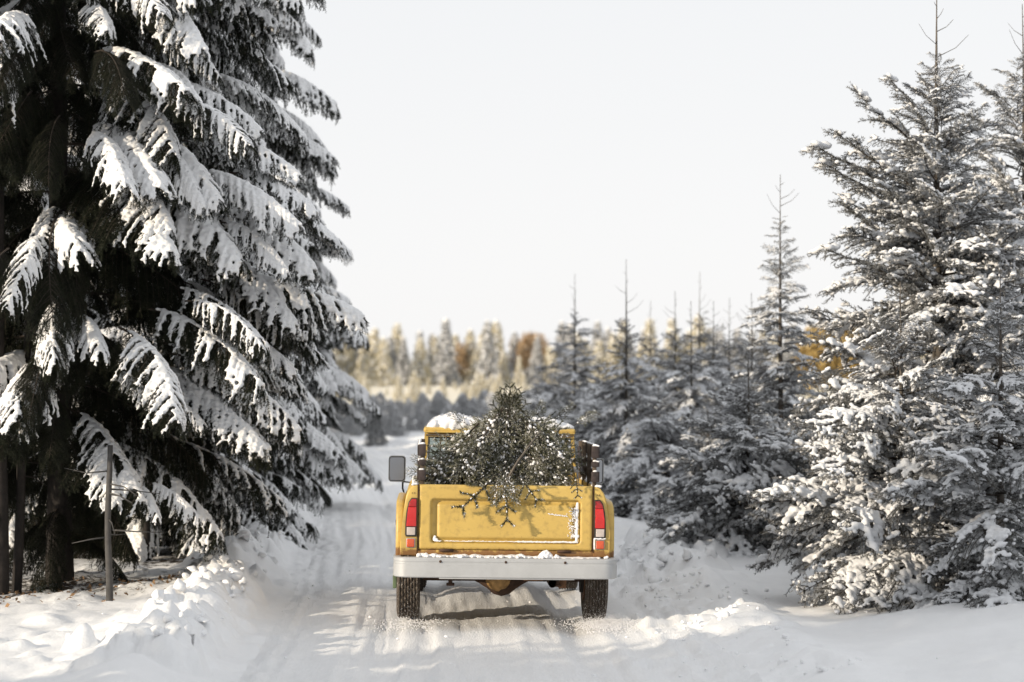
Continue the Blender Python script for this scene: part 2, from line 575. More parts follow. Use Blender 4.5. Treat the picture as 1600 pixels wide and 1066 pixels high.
# ------------------------------------------------------------------ terrain
RX = ([-20, 0, 15, 26, 36, 47, 60, 76, 100, 130, 180, 260], [0.3, 0.1, -0.05, -.5, -1.15, -2.1, -3.4, -5.3, -9, -16, -32, -70])
_ry = np.arange(-20, 260, 0.5); _rx = np.interp(_ry, *RX); _k = np.ones(21) / 21
_rxs = np.convolve(np.pad(_rx, 10, mode='edge'), _k, mode='valid')
def road_x(y): return np.interp(y, _ry, _rxs)

_rng = np.random.default_rng(5)
LUMPS = []
for i in range(420):      # ploughed clods along the left bank
    y = 15.5 + _rng.random() ** 1.3 * 36
    LUMPS.append((road_x(y) - 2.15 - abs(_rng.normal(0, .30)) + _rng.normal(0, .06), y, _rng.uniform(.07, .21), _rng.uniform(.05, .15)))
for i in range(150):      # scattered lumps further out left
    LUMPS.append((_rng.uniform(-4.6, -2.3), _rng.uniform(15, 24), _rng.uniform(.12, .32), _rng.uniform(.01, .045)))
for i in range(110):      # crest beside the truck on the right
    y = _rng.uniform(23.5, 28.5)
    LUMPS.append((road_x(y) + 2.15 + _rng.normal(0, .28), y, _rng.uniform(.08, .20), _rng.uniform(.04, .12)))
for i in range(200):
    y = _rng.uniform(15, 23)
    LUMPS.append((road_x(y) + 1.95 + _rng.normal(0, .25), y, _rng.uniform(.08, .22), _rng.uniform(.015, .05)))

TRUNKS = []   # filled before the ground is built: (x, y, radius, height)

def terrain(x, y, lumps=True):
    x = np.asarray(x, float); y = np.asarray(y, float)
    u = x - road_x(y)
    rise = 1.95 * sstep(190, 400, y) + 0.0
    z = rise.copy()
    # left side
    left = sstep(1.75, 2.5, -u)
    z += left * (0.10 + 0.16 * np.exp(-((-u - 2.45) / 0.42) ** 2) * (1 - 0.5 * sstep(45, 80, y)))
    # right side
    right = sstep(1.6, 2.4, u)
    z += right * (0.08 + 0.10 * np.exp(-((u - 2.2) / 0.4) ** 2) + 0.20 * sstep(2.6, 4.5, u))
    off = np.maximum(left, right)
    z += off * (0.10 * fbm(x * .55, y * .35, oct=3) + 0.035 * fbm(x * 2.1, y * 1.4, oct=3) + 0.012 * fbm(x * 8, y * 6, oct=2))
    # windblown ripples on the right
    z += right * sstep(2.3, 3.2, u) * 0.035 * vnoise(x * .6 + 3, y * 1.7)
    # road: tyre tracks, long ridges
    on = 1 - off
    road = -0.045 * (np.exp(-((u + .82) / .19) ** 2) + np.exp(-((u - .80) / .19) ** 2))
    road += -0.022 * (np.exp(-((u + .45 + .15 * np.sin(y * .16)) / .12) ** 2) + np.exp(-((u - 1.25 - .1 * np.sin(y * .21)) / .13) ** 2))
    road += 0.013 * vnoise(u * 5.5, y * .16) + 0.012 * vnoise(u * 15, y * .35 + 5) + 0.008 * vnoise(u * 34 + y * .6, y * .4) + 0.006 * fbm(u * 30, y * 5, oct=2)
    road += 0.008 * fbm(u * 2, y * 1.1, oct=3)
    z += on * road
    # churned shoulders
    sh = np.exp(-((np.abs(u) - 1.75) / .4) ** 2)
    z += sh * (0.035 * fbm(u * 6, y * 3.3, oct=3) + 0.02 * fbm(x * 16, y * 10, oct=2))
    far = sstep(60, 110, y)
    z += far * 0.25 * fbm(x * .05, y * .03, oct=2) * off
    return z

def nearz(x, y):
    return float(terrain(np.array([x]), np.array([y]))[0])

# ------------------------------------------------------------------ near trees, left
def spruce_left(label, px, D, h, prof, z0, z1, n, seed, rtr=0.16, x=None, heavy=.62, light=.25, frontf=1.0, lowbare=0, view=True, ninner=50, zin=None, smul=1.0):
    """n outer boughs hung on the ends of long limbs, ninner long bare boughs that make the dark inside"""
    rng = random.Random(seed)
    if x is None: x = (px - 800) / FPX * D
    zg = nearz(x, D)
    t = thing('spruce_tree', label, 'tree', (x, D, zg), 0, 'tall snow laden spruces on the left of the road')
    mobj('trunk', trunk_mesh(h, rtr, M_BARK, 0.3, seed), t)
    for k in range(n):
        f = (k + rng.random()) / n
        z = z0 + (z1 - z0) * f
        Lz = float(np.interp(z, prof[0], prof[1]))
        az = R(rng.uniform(-175, 60)) if rng.random() < .86 else R(rng.uniform(60, 185))
        azn = math.degrees((az + PI) % (2 * PI) - PI)
        front = azn < -65
        ln = Lz * rng.uniform(.62, 1.08) if front else Lz * rng.uniform(.8, 1.1)
        s = rng.uniform(.40, .74) * smul
        rho = max(0.05, ln - 2.1 * s)
        zs = z - .22 * rho * rho / max(.5, Lz) + rng.uniform(-.1, .1)
        q = rng.random(); hv = heavy * (frontf if front else 1); lt = light * (frontf if front else 1)
        fam = BA if q < hv else (BAL if q < hv + lt else BA0)
        if z < lowbare and (front or azn > 40) and rng.random() < .8: fam = BA0
        if fam is BA0 and not front: fam = BAL if z > lowbare else BA0
        if fam is BA0: s *= (1.1 if z > lowbare else .85)
        add_bough(t, fam[rng.randrange(len(fam))], zs, az, s, rng.uniform(-.38, .02), rng.uniform(-.35, .35), rho * math.cos(az), rho * math.sin(az), sxy=rng.uniform(.82, 1.22))
    za, zb = zin or (z0, z1)
    for k in range(ninner):
        z = za + (zb - za) * (k + rng.random()) / ninner
        Lz = float(np.interp(z, prof[0], prof[1]))
        az = k * 2.399
        add_bough(t, BA0[rng.randrange(len(BA0))], z, az, max(.25, Lz * rng.uniform(.5, .78) / 2.15), rng.uniform(-.3, .1), rng.uniform(-.2, .2))
    TRUNKS.append((x, D))
    return t

P1 = ([0, .8, 2, 3.2, 4.5, 6, 9, 13.5], [1.2, 1.5, 2.3, 2.62, 2.5, 2.35, 1.6, .25])
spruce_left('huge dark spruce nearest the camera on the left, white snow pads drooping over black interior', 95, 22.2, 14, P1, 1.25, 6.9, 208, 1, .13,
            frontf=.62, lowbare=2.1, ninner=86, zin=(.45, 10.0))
_t1 = bpy.data.objects['spruce_tree']
for (hx, hy, hz, haz, hs, hp) in ((1.0, -.9, 1.02, -25, .30, -.25), (.95, -1.0, 1.0, -60, .24, -.3), (.10, -1.2, 2.0, -100, .34, -.5), (.75, -1.0, 2.05, -50, .30, -.2)):
    add_bough(_t1, BA[1], hz, R(haz), hs, hp, 0, hx, hy)
P2 = ([0, 1.2, 3, 5, 8, 12, 16], [1.6, 2.2, 2.35, 2.3, 2.0, 1.2, .2])
spruce_left('tall spruce directly behind the nearest left spruce, its snowy tips stepping against the white sky', 262, 30, 17, P2, .9, 9.0, 220, 2, .17, ninner=70, zin=(.5, 14), heavy=.7)
P3 = ([0, 1.2, 3, 5, 8, 12], [1.8, 2.2, 1.9, 1.3, .8, .2])
spruce_left('left spruce whose lower boughs reach furthest towards the road, against the far forest', 405, 39, 6.6, P3, .7, 5.6, 130, 3, .14, ninner=50, heavy=.75)
spruce_left('spruce at the left edge of the photo behind the thin dark trunks', -60, 27, 15, P2, 2.2, 8, 90, 4, .13, ninner=60, frontf=.6)
spruce_left('middle-distance spruce filling the dark gap between the two tallest left spruces', 175, 35, 15, P2, .8, 9, 120, 5, .14, ninner=70)
P4 = ([0, 1, 2.5, 4, 6], [1.6, 2.0, 1.7, 1.0, .2])
spruce_left('low spruce overhanging the left verge just before the road bends', 385, 52, 6.4, P4, .5, 5.6, 90, 6, .12, ninner=30)
P5 = ([0, 1, 2, 3.2], [1.3, 1.5, 1.1, .2])
spruce_left('low shaded spruce standing in the gloom behind the dead grey trunk', 235, 26, 3.4, P5, .3, 2.9, 60, 7, .07, ninner=45, heavy=.25, light=.3)
spruce_left('low dark spruce in the gloom at the foot of the huge left spruce', 75, 27.5, 3.4, P5, .3, 2.9, 40, 8, .07, ninner=50, heavy=.12, light=.3)
spruce_left('low spruce with snowy skirts under the boughs left of the ploughed clods', 330, 29, 3.6, P5, .3, 3.1, 80, 9, .07, ninner=40, heavy=.35, light=.4)
print('left', round(time.time() - T0, 1))

# dead pole with bare side twigs, and the thin dark trunks
def bare_pole(label, px, D, h, r, nt_, seed, mat, name='dead_tree', leanx=0.0):
    x = (px - 800) / FPX * D
    t = thing(name, label, 'tree', (x, D, nearz(x, D)))
    bm = bmesh.new(); rng = random.Random(seed)
    pts = [(leanx * k / 8 + .01 * math.sin(k), 0, -.3 + (h + .3) * k / 8) for k in range(9)]
    tube(bm, pts, [r * (1 - .35 * k / 8) for k in range(9)], 10)
    bm_obj('trunk', bm, mat, t, True)
    for i in range(nt_):
        bm = bmesh.new(); z = rng.uniform(.25, .95) * h; a = rng.uniform(0, 2 * PI); l = rng.uniform(.2, .55)
        c, s = math.cos(a), math.sin(a); lx = leanx * z / h
        tube(bm, [(lx, 0, z), (lx + c * l * .5, s * l * .5, z - .02), (lx + c * l, s * l, z - rng.uniform(-.05, .12))], [.009, .006, .003], 5)
        bm_obj('branch', bm, mat, t, True)
    return t
M_POLE = simple('weathered_grey_wood', (0.065, 0.062, 0.06), 0.85, var=0.3, scale=12, bmp=0.4)
bare_pole('weathered grey dead trunk with short bare twigs standing in front of the big left spruce', 171, 20.6, 1.42, .036, 9, 3, M_POLE)
bare_pole('slender dark leaning trunk near the left edge with lit snow behind it', 24, 21.5, 3.0, .05, 5, 4, M_BARK, 'slender_tree', 0.14)
bare_pole('thick dark trunk cut by the left edge of the photo', 2, 21.3, 4.0, .085, 4, 5, M_BARK, 'slender_tree', -0.05)
bare_pole('pair-like dark stem under the spruce boughs left of the clods, nearer the road', 366, 30, 2.2, .07, 6, 6, M_BARK, 'slender_tree')
bare_pole('dark stem just left of the stem nearest the road', 352, 31.5, 2.2, .05, 6, 7, M_BARK, 'slender_tree')
bare_pole('thin dark stem between the dead grey trunk and the hanging low bough', 228, 25, 2.4, .05, 7, 8, M_BARK, 'slender_tree')

# ------------------------------------------------------------------ near trees, right
RG = 'young frosted spruces on the right of the road'
def spruce_right(label, px, D, tip_y, rad, seed, nb=90, base_z=0.15, shape=0.8, up=0.35, spike=0.14, rtr=0.055, x=None, h=None, wide_mid=0.0, extra=(), low=None):
    rng = random.Random(seed)
    if x is None: x = (px - 800) / FPX * D
    zg = nearz(x, D)
    if h is None: h = HCAM + (605 - tip_y) / FPX * D - zg
    t = thing('young_spruce_tree', label, 'tree', (x, D, zg), 0, RG)
    mobj('trunk', trunk_mesh(h, rtr, M_BARK_R, 0.22, seed), t)
    for k in range(nb):
        f = (k + rng.random()) / nb
        f = f ** 1.15
        z = base_z + (h * (1 - spike) - base_z) * f
        lz = rad * ((1 - f) ** shape) * (1 + wide_mid * math.sin(PI * f)) + 0.10
        ln = lz * rng.uniform(.6, 1.2)
        az = k * 2.399 + rng.uniform(-.4, .4)
        fam = BBu if (f > .78 or rng.random() < up * .4) else (low or BB)
        pitch = rng.gauss(-.06, .24) - (.25 if f < .25 else 0) + up * .4 * f
        add_bough(t, fam[rng.randrange(len(fam))], z, az, ln, pitch, rng.gauss(0, .38))
    for (z, azd, s, pt) in extra:
        add_bough(t, BBu[rng.randrange(3)], z, R(azd), s, R(pt))
    # leader spike with tiny side shoots
    bm = bmesh.new(); r2 = random.Random(seed); bx_ = r2.uniform(-1, 1) * .22; by_ = r2.uniform(-1, 1) * .22
    for k in range(5):
        z = h * (1 - spike * (0.25 + .17 * k)); a = rng.uniform(0, 2 * PI); l = .05 + .07 * k
        tt = z / h; ox = bx_ * math.sin(2.2 * tt) * .3; oy = by_ * math.sin(2.6 * tt) * .3
        tube(bm, [(ox, oy, z), (ox + math.cos(a) * l * .6, oy + math.sin(a) * l * .6, z + l * .3), (ox + math.cos(a) * l, oy + math.sin(a) * l, z + l * .7)], [.005, .003, .002], 4)
    bm_obj('leader_shoots', bm, M_BARK_R, t)
    return t

spruce_right('biggest frosted spruce at the right, ragged ascending limbs reaching left into the sky', 1472, 22.5, -22, 1.08, 21, 235, .1, .62, .6, .13, .09, wide_mid=.45,
             extra=((3.0, 172, 1.45, 18), (3.4, 190, 1.35, 20), (3.75, 165, 1.25, 28), (2.45, 195, 1.35, 5), (2.7, 160, 1.3, 24), (3.2, 180, 1.5, 14), (4.0, 178, .95, 35)))
spruce_right('frosted spruce cut off by the right edge, its tip leaving the top corner', 1592, 24.5, 5, 1.25, 22, 150, .15, .6, .5, .1, .08, wide_mid=.4)
spruce_right('bushy lower spruce standing in front of the biggest right one, boughs sweeping the snow', 1400, 20.4, 440, 1.0, 23, 120, .05, .7, .2, .12, .05, wide_mid=.5)
spruce_right('bushy young spruce at the far right bottom, twigs trailing into the snow', 1560, 19.3, 420, .85, 24, 100, .05, .7, .2, .12, .05, wide_mid=.4)
spruce_right('slim pointed spruce left of the biggest right spruce, its dark tip alone in the sky', 1222, 29.5, 272, .95, 25, 150, .1, .95, .3, .12, .05)
spruce_right('dark full spruce, white padded boughs resting on snow, beside the slim pointed one', 1165, 26.6, 560, 1.0, 26, 120, .05, .8, .1, .14, .05, wide_mid=.4)
spruce_right('low dark spruce filling the gap below the golden bush', 1290, 26, 610, .9, 27, 100, .05, .7, .15, .1, .05, wide_mid=.5)
spruce_right('frosted spruce behind the low dark one, right of the slim pointed tip', 1330, 31, 605, 1.1, 28, 90, .2, .7, .3, .1, .05)
spruce_right('frosty spruce with a bare straight leader, first clear tip right of the truck cab', 978, 38, 405, 1.05, 29, 120, .1, .85, .2, .24, .05, low=BBs)
spruce_right('dark spruce right behind the truck, leftmost of the tipped row on the right', 898, 46, 428, 1.25, 30, 110, .3, .85, .2, .18, .05)
rowdata = [(1017, 47, 470, .9, 'thin pale tip just right of the first clear bare leader'),
           (1056, 41, 455, .95, 'frosty spruce with the short crooked tip in the middle of the row'),
           (1078, 36.5, 470, .95, 'frosty spruce with low grey skirts right of the stake rack'),
           (1098, 44, 425, 1.0, 'frosty spruce with the tallest bare leader in the middle of the row'),
           (1116, 40, 470, .9, 'spruce whose leader stands just right of the tallest middle one'),
           (1142, 43, 465, .95, 'spruce with the dark leader halfway between middle row and slim pointed one'),
           (1170, 35, 458, 1.0, 'spruce with the pale bare pole-like leader next to the slim pointed one'),
           (1030, 33.5, 600, .95, 'broad low spruce with heavy padded boughs directly right of the truck'),
           (1105, 30.5, 640, .85, 'rounded low spruce in front of the frosty row, snow pads on every bough'),
           (940, 41, 560, .9, 'grey spruce peeping over the right mirror'),
           (1190, 48, 500, 1.1, 'blurred spruce behind the slim pointed one'),
           (1260, 44, 612, 1.3, 'blurred wide spruce left under the golden bush'),
           (850, 62, 560, 1.2, 'small blurred spruce directly above the cut tree in the truck'),
           (1400, 36, 480, 1.3, 'blurred spruce behind the biggest right spruce')]
for i, (px, D, ty, rad, lb) in enumerate(rowdata):
    spruce_right(lb if 'spruce' in lb else 'frosty spruce, ' + lb, px, D, ty, rad, 40 + i, 95, .1, .75, .15, .20 if ty < 520 else .08, .04, wide_mid=.25, low=BBs)
print('right', round(time.time() - T0, 1), len(bpy.data.objects))

# ------------------------------------------------------------------ whole tree meshes for the middle distance and far off
def clump_tree(seed, h, rad, base, mats, snowmat, n=1600, lf=0.10, snow_n=260, shape=.9, drop=.35):
    rng = np.random.default_rng(seed)
    f = rng.random(n) ** 1.25
    z = base + (h - base) * f
    ring = np.floor(f * 16)
    mod = 0.72 + .28 * ((f * 16) % 1 < .55)
    r = rad * ((1 - f) ** shape + .02) * mod * rng.uniform(.25, 1, n) ** .45
    az = rng.uniform(0, 2 * PI, n)
    bump_ = 1 + .22 * np.sin(az * 3 + ring * 2.1 + seed)
    r = r * bump_
    c = np.stack([r * np.cos(az), r * np.sin(az), z - drop * r], 1)
    d = np.stack([np.cos(az), np.sin(az), np.full(n, -.55)], 1) + rng.normal(0, .35, (n, 3)); d /= np.linalg.norm(d, axis=1)[:, None]
    s = np.cross(d, rng.normal(0, 1, (n, 3))); s /= np.linalg.norm(s, axis=1)[:, None]
    ll = lf * rng.uniform(.7, 1.7, n)[:, None]; ww = lf * .42
    V = np.stack([c - s * ww, c + s * ww, c + d * ll * 1.6], 1).reshape(-1, 3); F = np.arange(3 * n).reshape(-1, 3)
    crown = np_mesh('crown', V, F, [mats])
    k = rng.choice(n, snow_n, replace=False)
    cc = c[k] + np.array([0, 0, lf * .35]); sr = lf * rng.uniform(.35, .85, snow_n)
    SV, SF = blobs(cc, np.stack([sr * 1.25, sr * 1.25, sr * .6], 1), ICO1, .12, rng)
    snow = np_mesh('snow', SV, SF, [snowmat])
    tr = trunk_mesh(h * 1.04, rad * .07 + .03, M_BARK, 0.05, seed)
    return tr, crown, snow

def place_tree(name, label, cat, group, meshes, x, y, s, rz, z=None):
    o = thing(name, label, cat, (x, y, nearz(x, y) if z is None else z), rz, group)
    o.scale = (s, s, s)
    mobj('trunk', meshes[0], o); mobj('crown', meshes[1], o)
    if meshes[2] is not None: mobj('snow', meshes[2], o)
    return o

MID = [clump_tree(200 + i, 3.0, 1.05, .15, M_NEEDLE_R, M_FROST, 5200, .07, 900) for i in range(3)]
TALL = [clump_tree(210 + i, 15.0, 2.7, .9, M_NEEDLE, M_SNOW, 16000, .15, 2600, .75) for i in range(3)]
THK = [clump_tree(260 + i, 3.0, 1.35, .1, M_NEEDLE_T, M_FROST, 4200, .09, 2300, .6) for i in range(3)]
rng = random.Random(77)
# shaded young spruces beyond the bend
for i in range(290):
    y = 84 + 95 * rng.random() ** .9
    u = rng.choice((-1, 1))
    x = rng.uniform((520 - 800) / FPX * y, (980 - 800) / FPX * y)
    if y < 93 and x < road_x(y) + 2.7: x = road_x(y) + 2.7 + rng.random() * 5
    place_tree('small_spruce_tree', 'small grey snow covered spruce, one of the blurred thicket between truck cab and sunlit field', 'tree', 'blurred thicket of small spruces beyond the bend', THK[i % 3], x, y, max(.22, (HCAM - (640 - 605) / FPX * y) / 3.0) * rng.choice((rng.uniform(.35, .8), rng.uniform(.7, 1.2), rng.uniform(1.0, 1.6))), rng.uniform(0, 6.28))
place_tree('small_spruce_tree', 'lone small spruce standing at the road bend just above the left mirror', 'tree', 'small spruces at the bend', MID[1], (588 - 800) / FPX * 80, 80, .45, 1.2)
# tall trees along the left going away, and off to the left (they shade the road)
n_t = 0
spots = []
for y in (60, 68, 77, 88, 99, 111, 124, 138, 152, 166, 180):
    spots.append((min(road_x(y) - 4.6, (540 - 800) / FPX * y - 2.2), y))
for y in np.arange(30, 185, 7.5):
    spots.append((-10.5 - rng.random() * 4 - (max(0, y - 60)) * .09 + (0 if y < 80 else -(y - 80) * .08), y))
for y in np.arange(34, 185, 11):
    spots.append((-17 - rng.random() * 5 - y * .06, y))
for (x, y) in spots:
    place_tree('background_spruce_tree', 'tall dark spruce standing deep in the forest on the left, merging with its neighbours', 'tree', 'forest spruces receding on the left', TALL[n_t % 3], x, y, rng.uniform(.85, 1.1), rng.uniform(0, 6.28)); n_t += 1
# unseen trees added left to shade the foreground, a gap lets sun onto the truck
off = [(-6.8, 9.2), (-8.2, 5.0), (-7.4, 1.0), (-7.0, -3.5), (-9.5, -8), (-11.2, 3.2), (-12.0, 7.4), (-14.5, 0), (-10.5, -13)]
for (x, y) in off:
    place_tree('shade_spruce_tree', 'tall snowy spruce added out of view left of the road to shade the foreground', 'tree', 'unseen spruces added for shade', TALL[n_t % 3], x, y, rng.uniform(.95, 1.1), rng.uniform(0, 6.28)); n_t += 1

# far sunlit forest
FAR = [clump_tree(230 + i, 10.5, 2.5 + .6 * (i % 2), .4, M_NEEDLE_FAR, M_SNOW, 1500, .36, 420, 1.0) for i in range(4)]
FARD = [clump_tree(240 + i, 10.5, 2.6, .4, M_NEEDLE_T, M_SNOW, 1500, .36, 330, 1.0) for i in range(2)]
def round_tree(seed, mat, h=9.0):
    rng = np.random.default_rng(seed); n = 1900
    c = []
    for k in range(14):
        cz = rng.uniform(.35, .9) * h; rr = rng.uniform(1.0, 1.7); a = rng.uniform(0, 6.28); q = rng.uniform(0, 1.9) * (1.2 - cz / h)
        p = rng.normal(0, 1, (n // 14, 3)); p /= np.linalg.norm(p, axis=1)[:, None]; p *= rr * rng.uniform(.5, 1, (len(p), 1))
        c.append(p + [q * math.cos(a) * 1.6, q * math.sin(a) * 1.6, cz])
    c = np.concatenate(c); n = len(c)
    d = rng.normal(0, 1, (n, 3)); d /= np.linalg.norm(d, axis=1)[:, None]; s = np.cross(d, rng.normal(0, 1, (n, 3))); s /= np.linalg.norm(s, axis=1)[:, None]
    V = np.stack([c - s * .14, c + s * .14, c + d * .42], 1).reshape(-1, 3)
    return trunk_mesh(h * .8, .16, M_BARK_R, .4, seed), np_mesh('crown', V, np.arange(3 * n).reshape(-1, 3), [mat]), None
TANS = [round_tree(250, M_TAN), round_tree(251, M_TAN, 10)]
GOLD = round_tree(252, M_GOLD, 6.2)
lab_far = 'sunlit snowy conifer in the blurred far forest edge, standing among its like'
cnt = 0
for row, (yy, sp) in enumerate(((384, 2.5), (402, 2.4), (420, 3.0))):
    x = -105 + row
    while x < 118:
        y = yy + rng.uniform(-14, 14)
        px = 800 + x / y * FPX
        k = rng.random()
        s = rng.choice((rng.uniform(.45, .75), rng.uniform(.7, .95), rng.uniform(.85, 1.12))) + .03 * row
        if k < .13:
            place_tree('russet_tree', 'blurred russet brown leafless looking tree in the sunlit far forest edge', 'tree', 'russet trees of the far forest', TANS[cnt % 2], x, y, s * 1.0, rng.uniform(0, 6.28))
        elif k < .42:
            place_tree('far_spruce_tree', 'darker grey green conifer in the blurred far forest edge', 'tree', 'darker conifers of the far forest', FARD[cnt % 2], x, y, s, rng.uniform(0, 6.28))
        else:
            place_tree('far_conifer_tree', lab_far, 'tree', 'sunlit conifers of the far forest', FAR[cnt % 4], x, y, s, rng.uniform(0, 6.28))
        cnt += 1
        x += sp * rng.uniform(.75, 1.3)
for i in range(190):
    y = rng.uniform(200, 372)
    x = rng.uniform(-75 * y / 330, 80 * y / 330)
    place_tree('scrub_bush', 'small sunlit snowy bush in the pale field before the far forest', 'bush', 'sunlit bushes in the field', FAR[i % 4], x, y, rng.uniform(.07, .30), rng.uniform(0, 6.28))
for (px, y, s, gl) in ((1285, 150, .95, 'leftmost golden brown leafy tree, sunlit, in the gap right of the slim pointed spruce'), (1335, 156, .9, 'golden brown leafy tree, second from the right in the gap between right spruces'), (1372, 150, .75, 'smallest golden brown leafy tree, closest to the biggest right spruce'), (1310, 162, 1.05, 'tallest golden brown leafy tree, farthest back in the gap between right spruces')):
    place_tree('golden_tree', gl, 'tree', 'golden trees behind the right spruces', GOLD, (px - 800) / FPX * y, y, s, rng.uniform(0, 6.28))
print('trees', round(time.time() - T0, 1), len(bpy.data.objects), cnt)

# ------------------------------------------------------------------ ground and road meshes
def ground_mat():
    m, t, b = new_mat('snow_ground')
    n1 = noise(t, 1.3, 6, .65)
    r1 = ramp(t, n1.outputs['Fac'], [(.3, (.83, .835, .845)), (.7, (.89, .893, .90))])
    # straw coloured grass tops far away in the field (its own colour)
    n2 = noise(t, .9, 6, .75, stretch=(1, .35, 1))
    straw = ramp(t, n2.outputs['Fac'], [(.36, (.84, .80, .70)), (.66, (.70, .60, .42))])
    tc = N(t, 'ShaderNodeTexCoord'); sp = N(t, 'ShaderNodeSeparateXYZ')
    t.links.new(tc.outputs['Object'], sp.inputs[0])
    mr = N(t, 'ShaderNodeMapRange'); mr.inputs['From Min'].default_value = 120; mr.inputs['From Max'].default_value = 200
    t.links.new(sp.outputs['Y'], mr.inputs['Value'])
    col = mixc(t, mr.outputs[0], r1.outputs[0], straw.outputs[0])
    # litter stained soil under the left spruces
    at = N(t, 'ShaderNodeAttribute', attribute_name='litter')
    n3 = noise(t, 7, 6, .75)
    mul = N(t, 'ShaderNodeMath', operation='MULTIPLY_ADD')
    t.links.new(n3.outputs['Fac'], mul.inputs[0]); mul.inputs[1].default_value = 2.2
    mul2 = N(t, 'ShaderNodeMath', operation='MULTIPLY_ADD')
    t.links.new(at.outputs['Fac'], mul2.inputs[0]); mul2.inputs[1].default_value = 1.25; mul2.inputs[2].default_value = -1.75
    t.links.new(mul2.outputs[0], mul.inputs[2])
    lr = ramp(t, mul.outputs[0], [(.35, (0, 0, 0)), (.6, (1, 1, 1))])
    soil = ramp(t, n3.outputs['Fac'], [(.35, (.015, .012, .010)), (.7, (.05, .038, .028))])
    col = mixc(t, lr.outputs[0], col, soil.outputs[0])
    t.links.new(col, b.inputs['Base Color'])
    b.inputs['Roughness'].default_value = .7; b.inputs['Specular IOR Level'].default_value = .25
    nb_ = noise(t, 26, 6, .75)
    bump(t, b, nb_.outputs['Fac'], .55, .02)
    return m

def road_mat():
    m, t, b = new_mat('packed_snow')
    n1 = noise(t, 1.2, 6, .65, stretch=(2.4, .25, 1))
    r1 = ramp(t, n1.outputs['Fac'], [(.3, (.83, .835, .845)), (.7, (.89, .893, .90))])
    n2 = noise(t, 14, 5, .7, stretch=(3, .35, 1))
    r2 = ramp(t, n2.outputs['Fac'], [(.3, (.93, .93, .93)), (.7, (1, 1, 1))])
    col = mixc(t, 1.0, r1.outputs[0], r2.outputs[0], 'MULTIPLY')
    t.links.new(col, b.inputs['Base Color'])
    b.inputs['Roughness'].default_value = .5; b.inputs['Specular IOR Level'].default_value = .35
    nb_ = noise(t, 20, 6, .7, stretch=(3, .6, 1))
    bump(t, b, nb_.outputs['Fac'], .6, .02)
    return m
M_GROUND = ground_mat(); M_ROAD = road_mat()

ys = np.concatenate([np.linspace(-14, 13.5, 40), 13.6 * np.exp(np.arange(0, 520) * (math.log(120 / 13.6) / 520)), np.geomspace(120, 420, 60), np.array([450, 600, 900, 1500, 3000])])
xn = np.arange(-7.5, 7.5001, .035)
xs = np.concatenate([-np.geomspace(7.6, 1500, 60)[::-1], xn, np.geomspace(7.6, 1500, 60)])
# the columns follow the road
XX, YY = np.meshgrid(xs, ys)
shift = road_x(YY) * np.exp(-(np.maximum(0, np.abs(XX) - 7.5) / 40) ** 2) * sstep(400, 150, YY)
XX = XX + shift
ZZ = terrain(XX, YY)
LUMPZ = np.zeros_like(ZZ)
for (lx, ly, lr, lh) in LUMPS:
    iy0, iy1 = np.searchsorted(ys, [ly - lr * 1.6, ly + lr * 1.6])
    rx = lx - road_x(ly)
    ix0, ix1 = np.searchsorted(xs, [rx - lr * 1.7, rx + lr * 1.7])
    sx = XX[iy0:iy1, ix0:ix1]; sy = YY[iy0:iy1, ix0:ix1]
    if sx.size == 0: continue
    d = np.sqrt(((sx - lx)) ** 2 + ((sy - ly)) ** 2) / lr
    d = d * (1 + .35 * vnoise(sx * 9 + lx, sy * 9))
    hh = lh * 1.15 * np.clip(1 - d * d, 0, 1) ** .6 * (1 + .35 * vnoise(sx * 14, sy * 14 + lx)); LUMPZ[iy0:iy1, ix0:ix1] = np.maximum(LUMPZ[iy0:iy1, ix0:ix1], hh) + .18 * np.minimum(LUMPZ[iy0:iy1, ix0:ix1], hh)
ZZ += LUMPZ
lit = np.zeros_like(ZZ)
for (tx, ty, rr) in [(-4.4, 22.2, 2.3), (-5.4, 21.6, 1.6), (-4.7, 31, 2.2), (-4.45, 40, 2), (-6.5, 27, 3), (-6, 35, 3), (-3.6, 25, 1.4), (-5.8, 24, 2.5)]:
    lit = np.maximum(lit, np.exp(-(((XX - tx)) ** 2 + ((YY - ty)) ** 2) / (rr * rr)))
nx = len(xs); ny = len(ys)
idx = np.arange(nx * ny).reshape(ny, nx)
Q = np.stack([idx[:-1, :-1], idx[:-1, 1:], idx[1:, 1:], idx[1:, :-1]], -1).reshape(-1, 4)
V = np.stack([XX, YY, ZZ], -1).reshape(-1, 3)
cx = (xs[:-1] + xs[1:]) / 2
cyy = (ys[:-1] + ys[1:]) / 2
isroad = ((np.abs(cx)[None, :] < 1.78) & (cyy[:, None] < 190)).reshape(-1)
def sub_mesh(name, mask, mat):
    q = Q[mask]; used = np.unique(q); mp = np.full(len(V), -1); mp[used] = np.arange(len(used))
    me = np_mesh(name, V[used], mp[q], [mat], smooth=True)
    a = me.attributes.new('litter', 'FLOAT', 'POINT'); a.data.foreach_set('value', lit.reshape(-1)[used].astype(np.float32))
    return me
g = mobj('ground', sub_mesh('ground', ~isroad, M_GROUND)); g['kind'] = 'structure'
r = mobj('road', sub_mesh('road', isroad, M_ROAD)); r['kind'] = 'structure'
_flatZ = ZZ
def gz(x, y):
    """height of the built ground with its lumps"""
    iy = min(max(int(np.searchsorted(ys, y)), 1), ny - 1); rx = x - road_x(y)
    ix = min(max(int(np.searchsorted(xs, rx)), 1), nx - 1)
    return float(_flatZ[iy, ix])
print('ground', round(time.time() - T0, 1), len(Q))

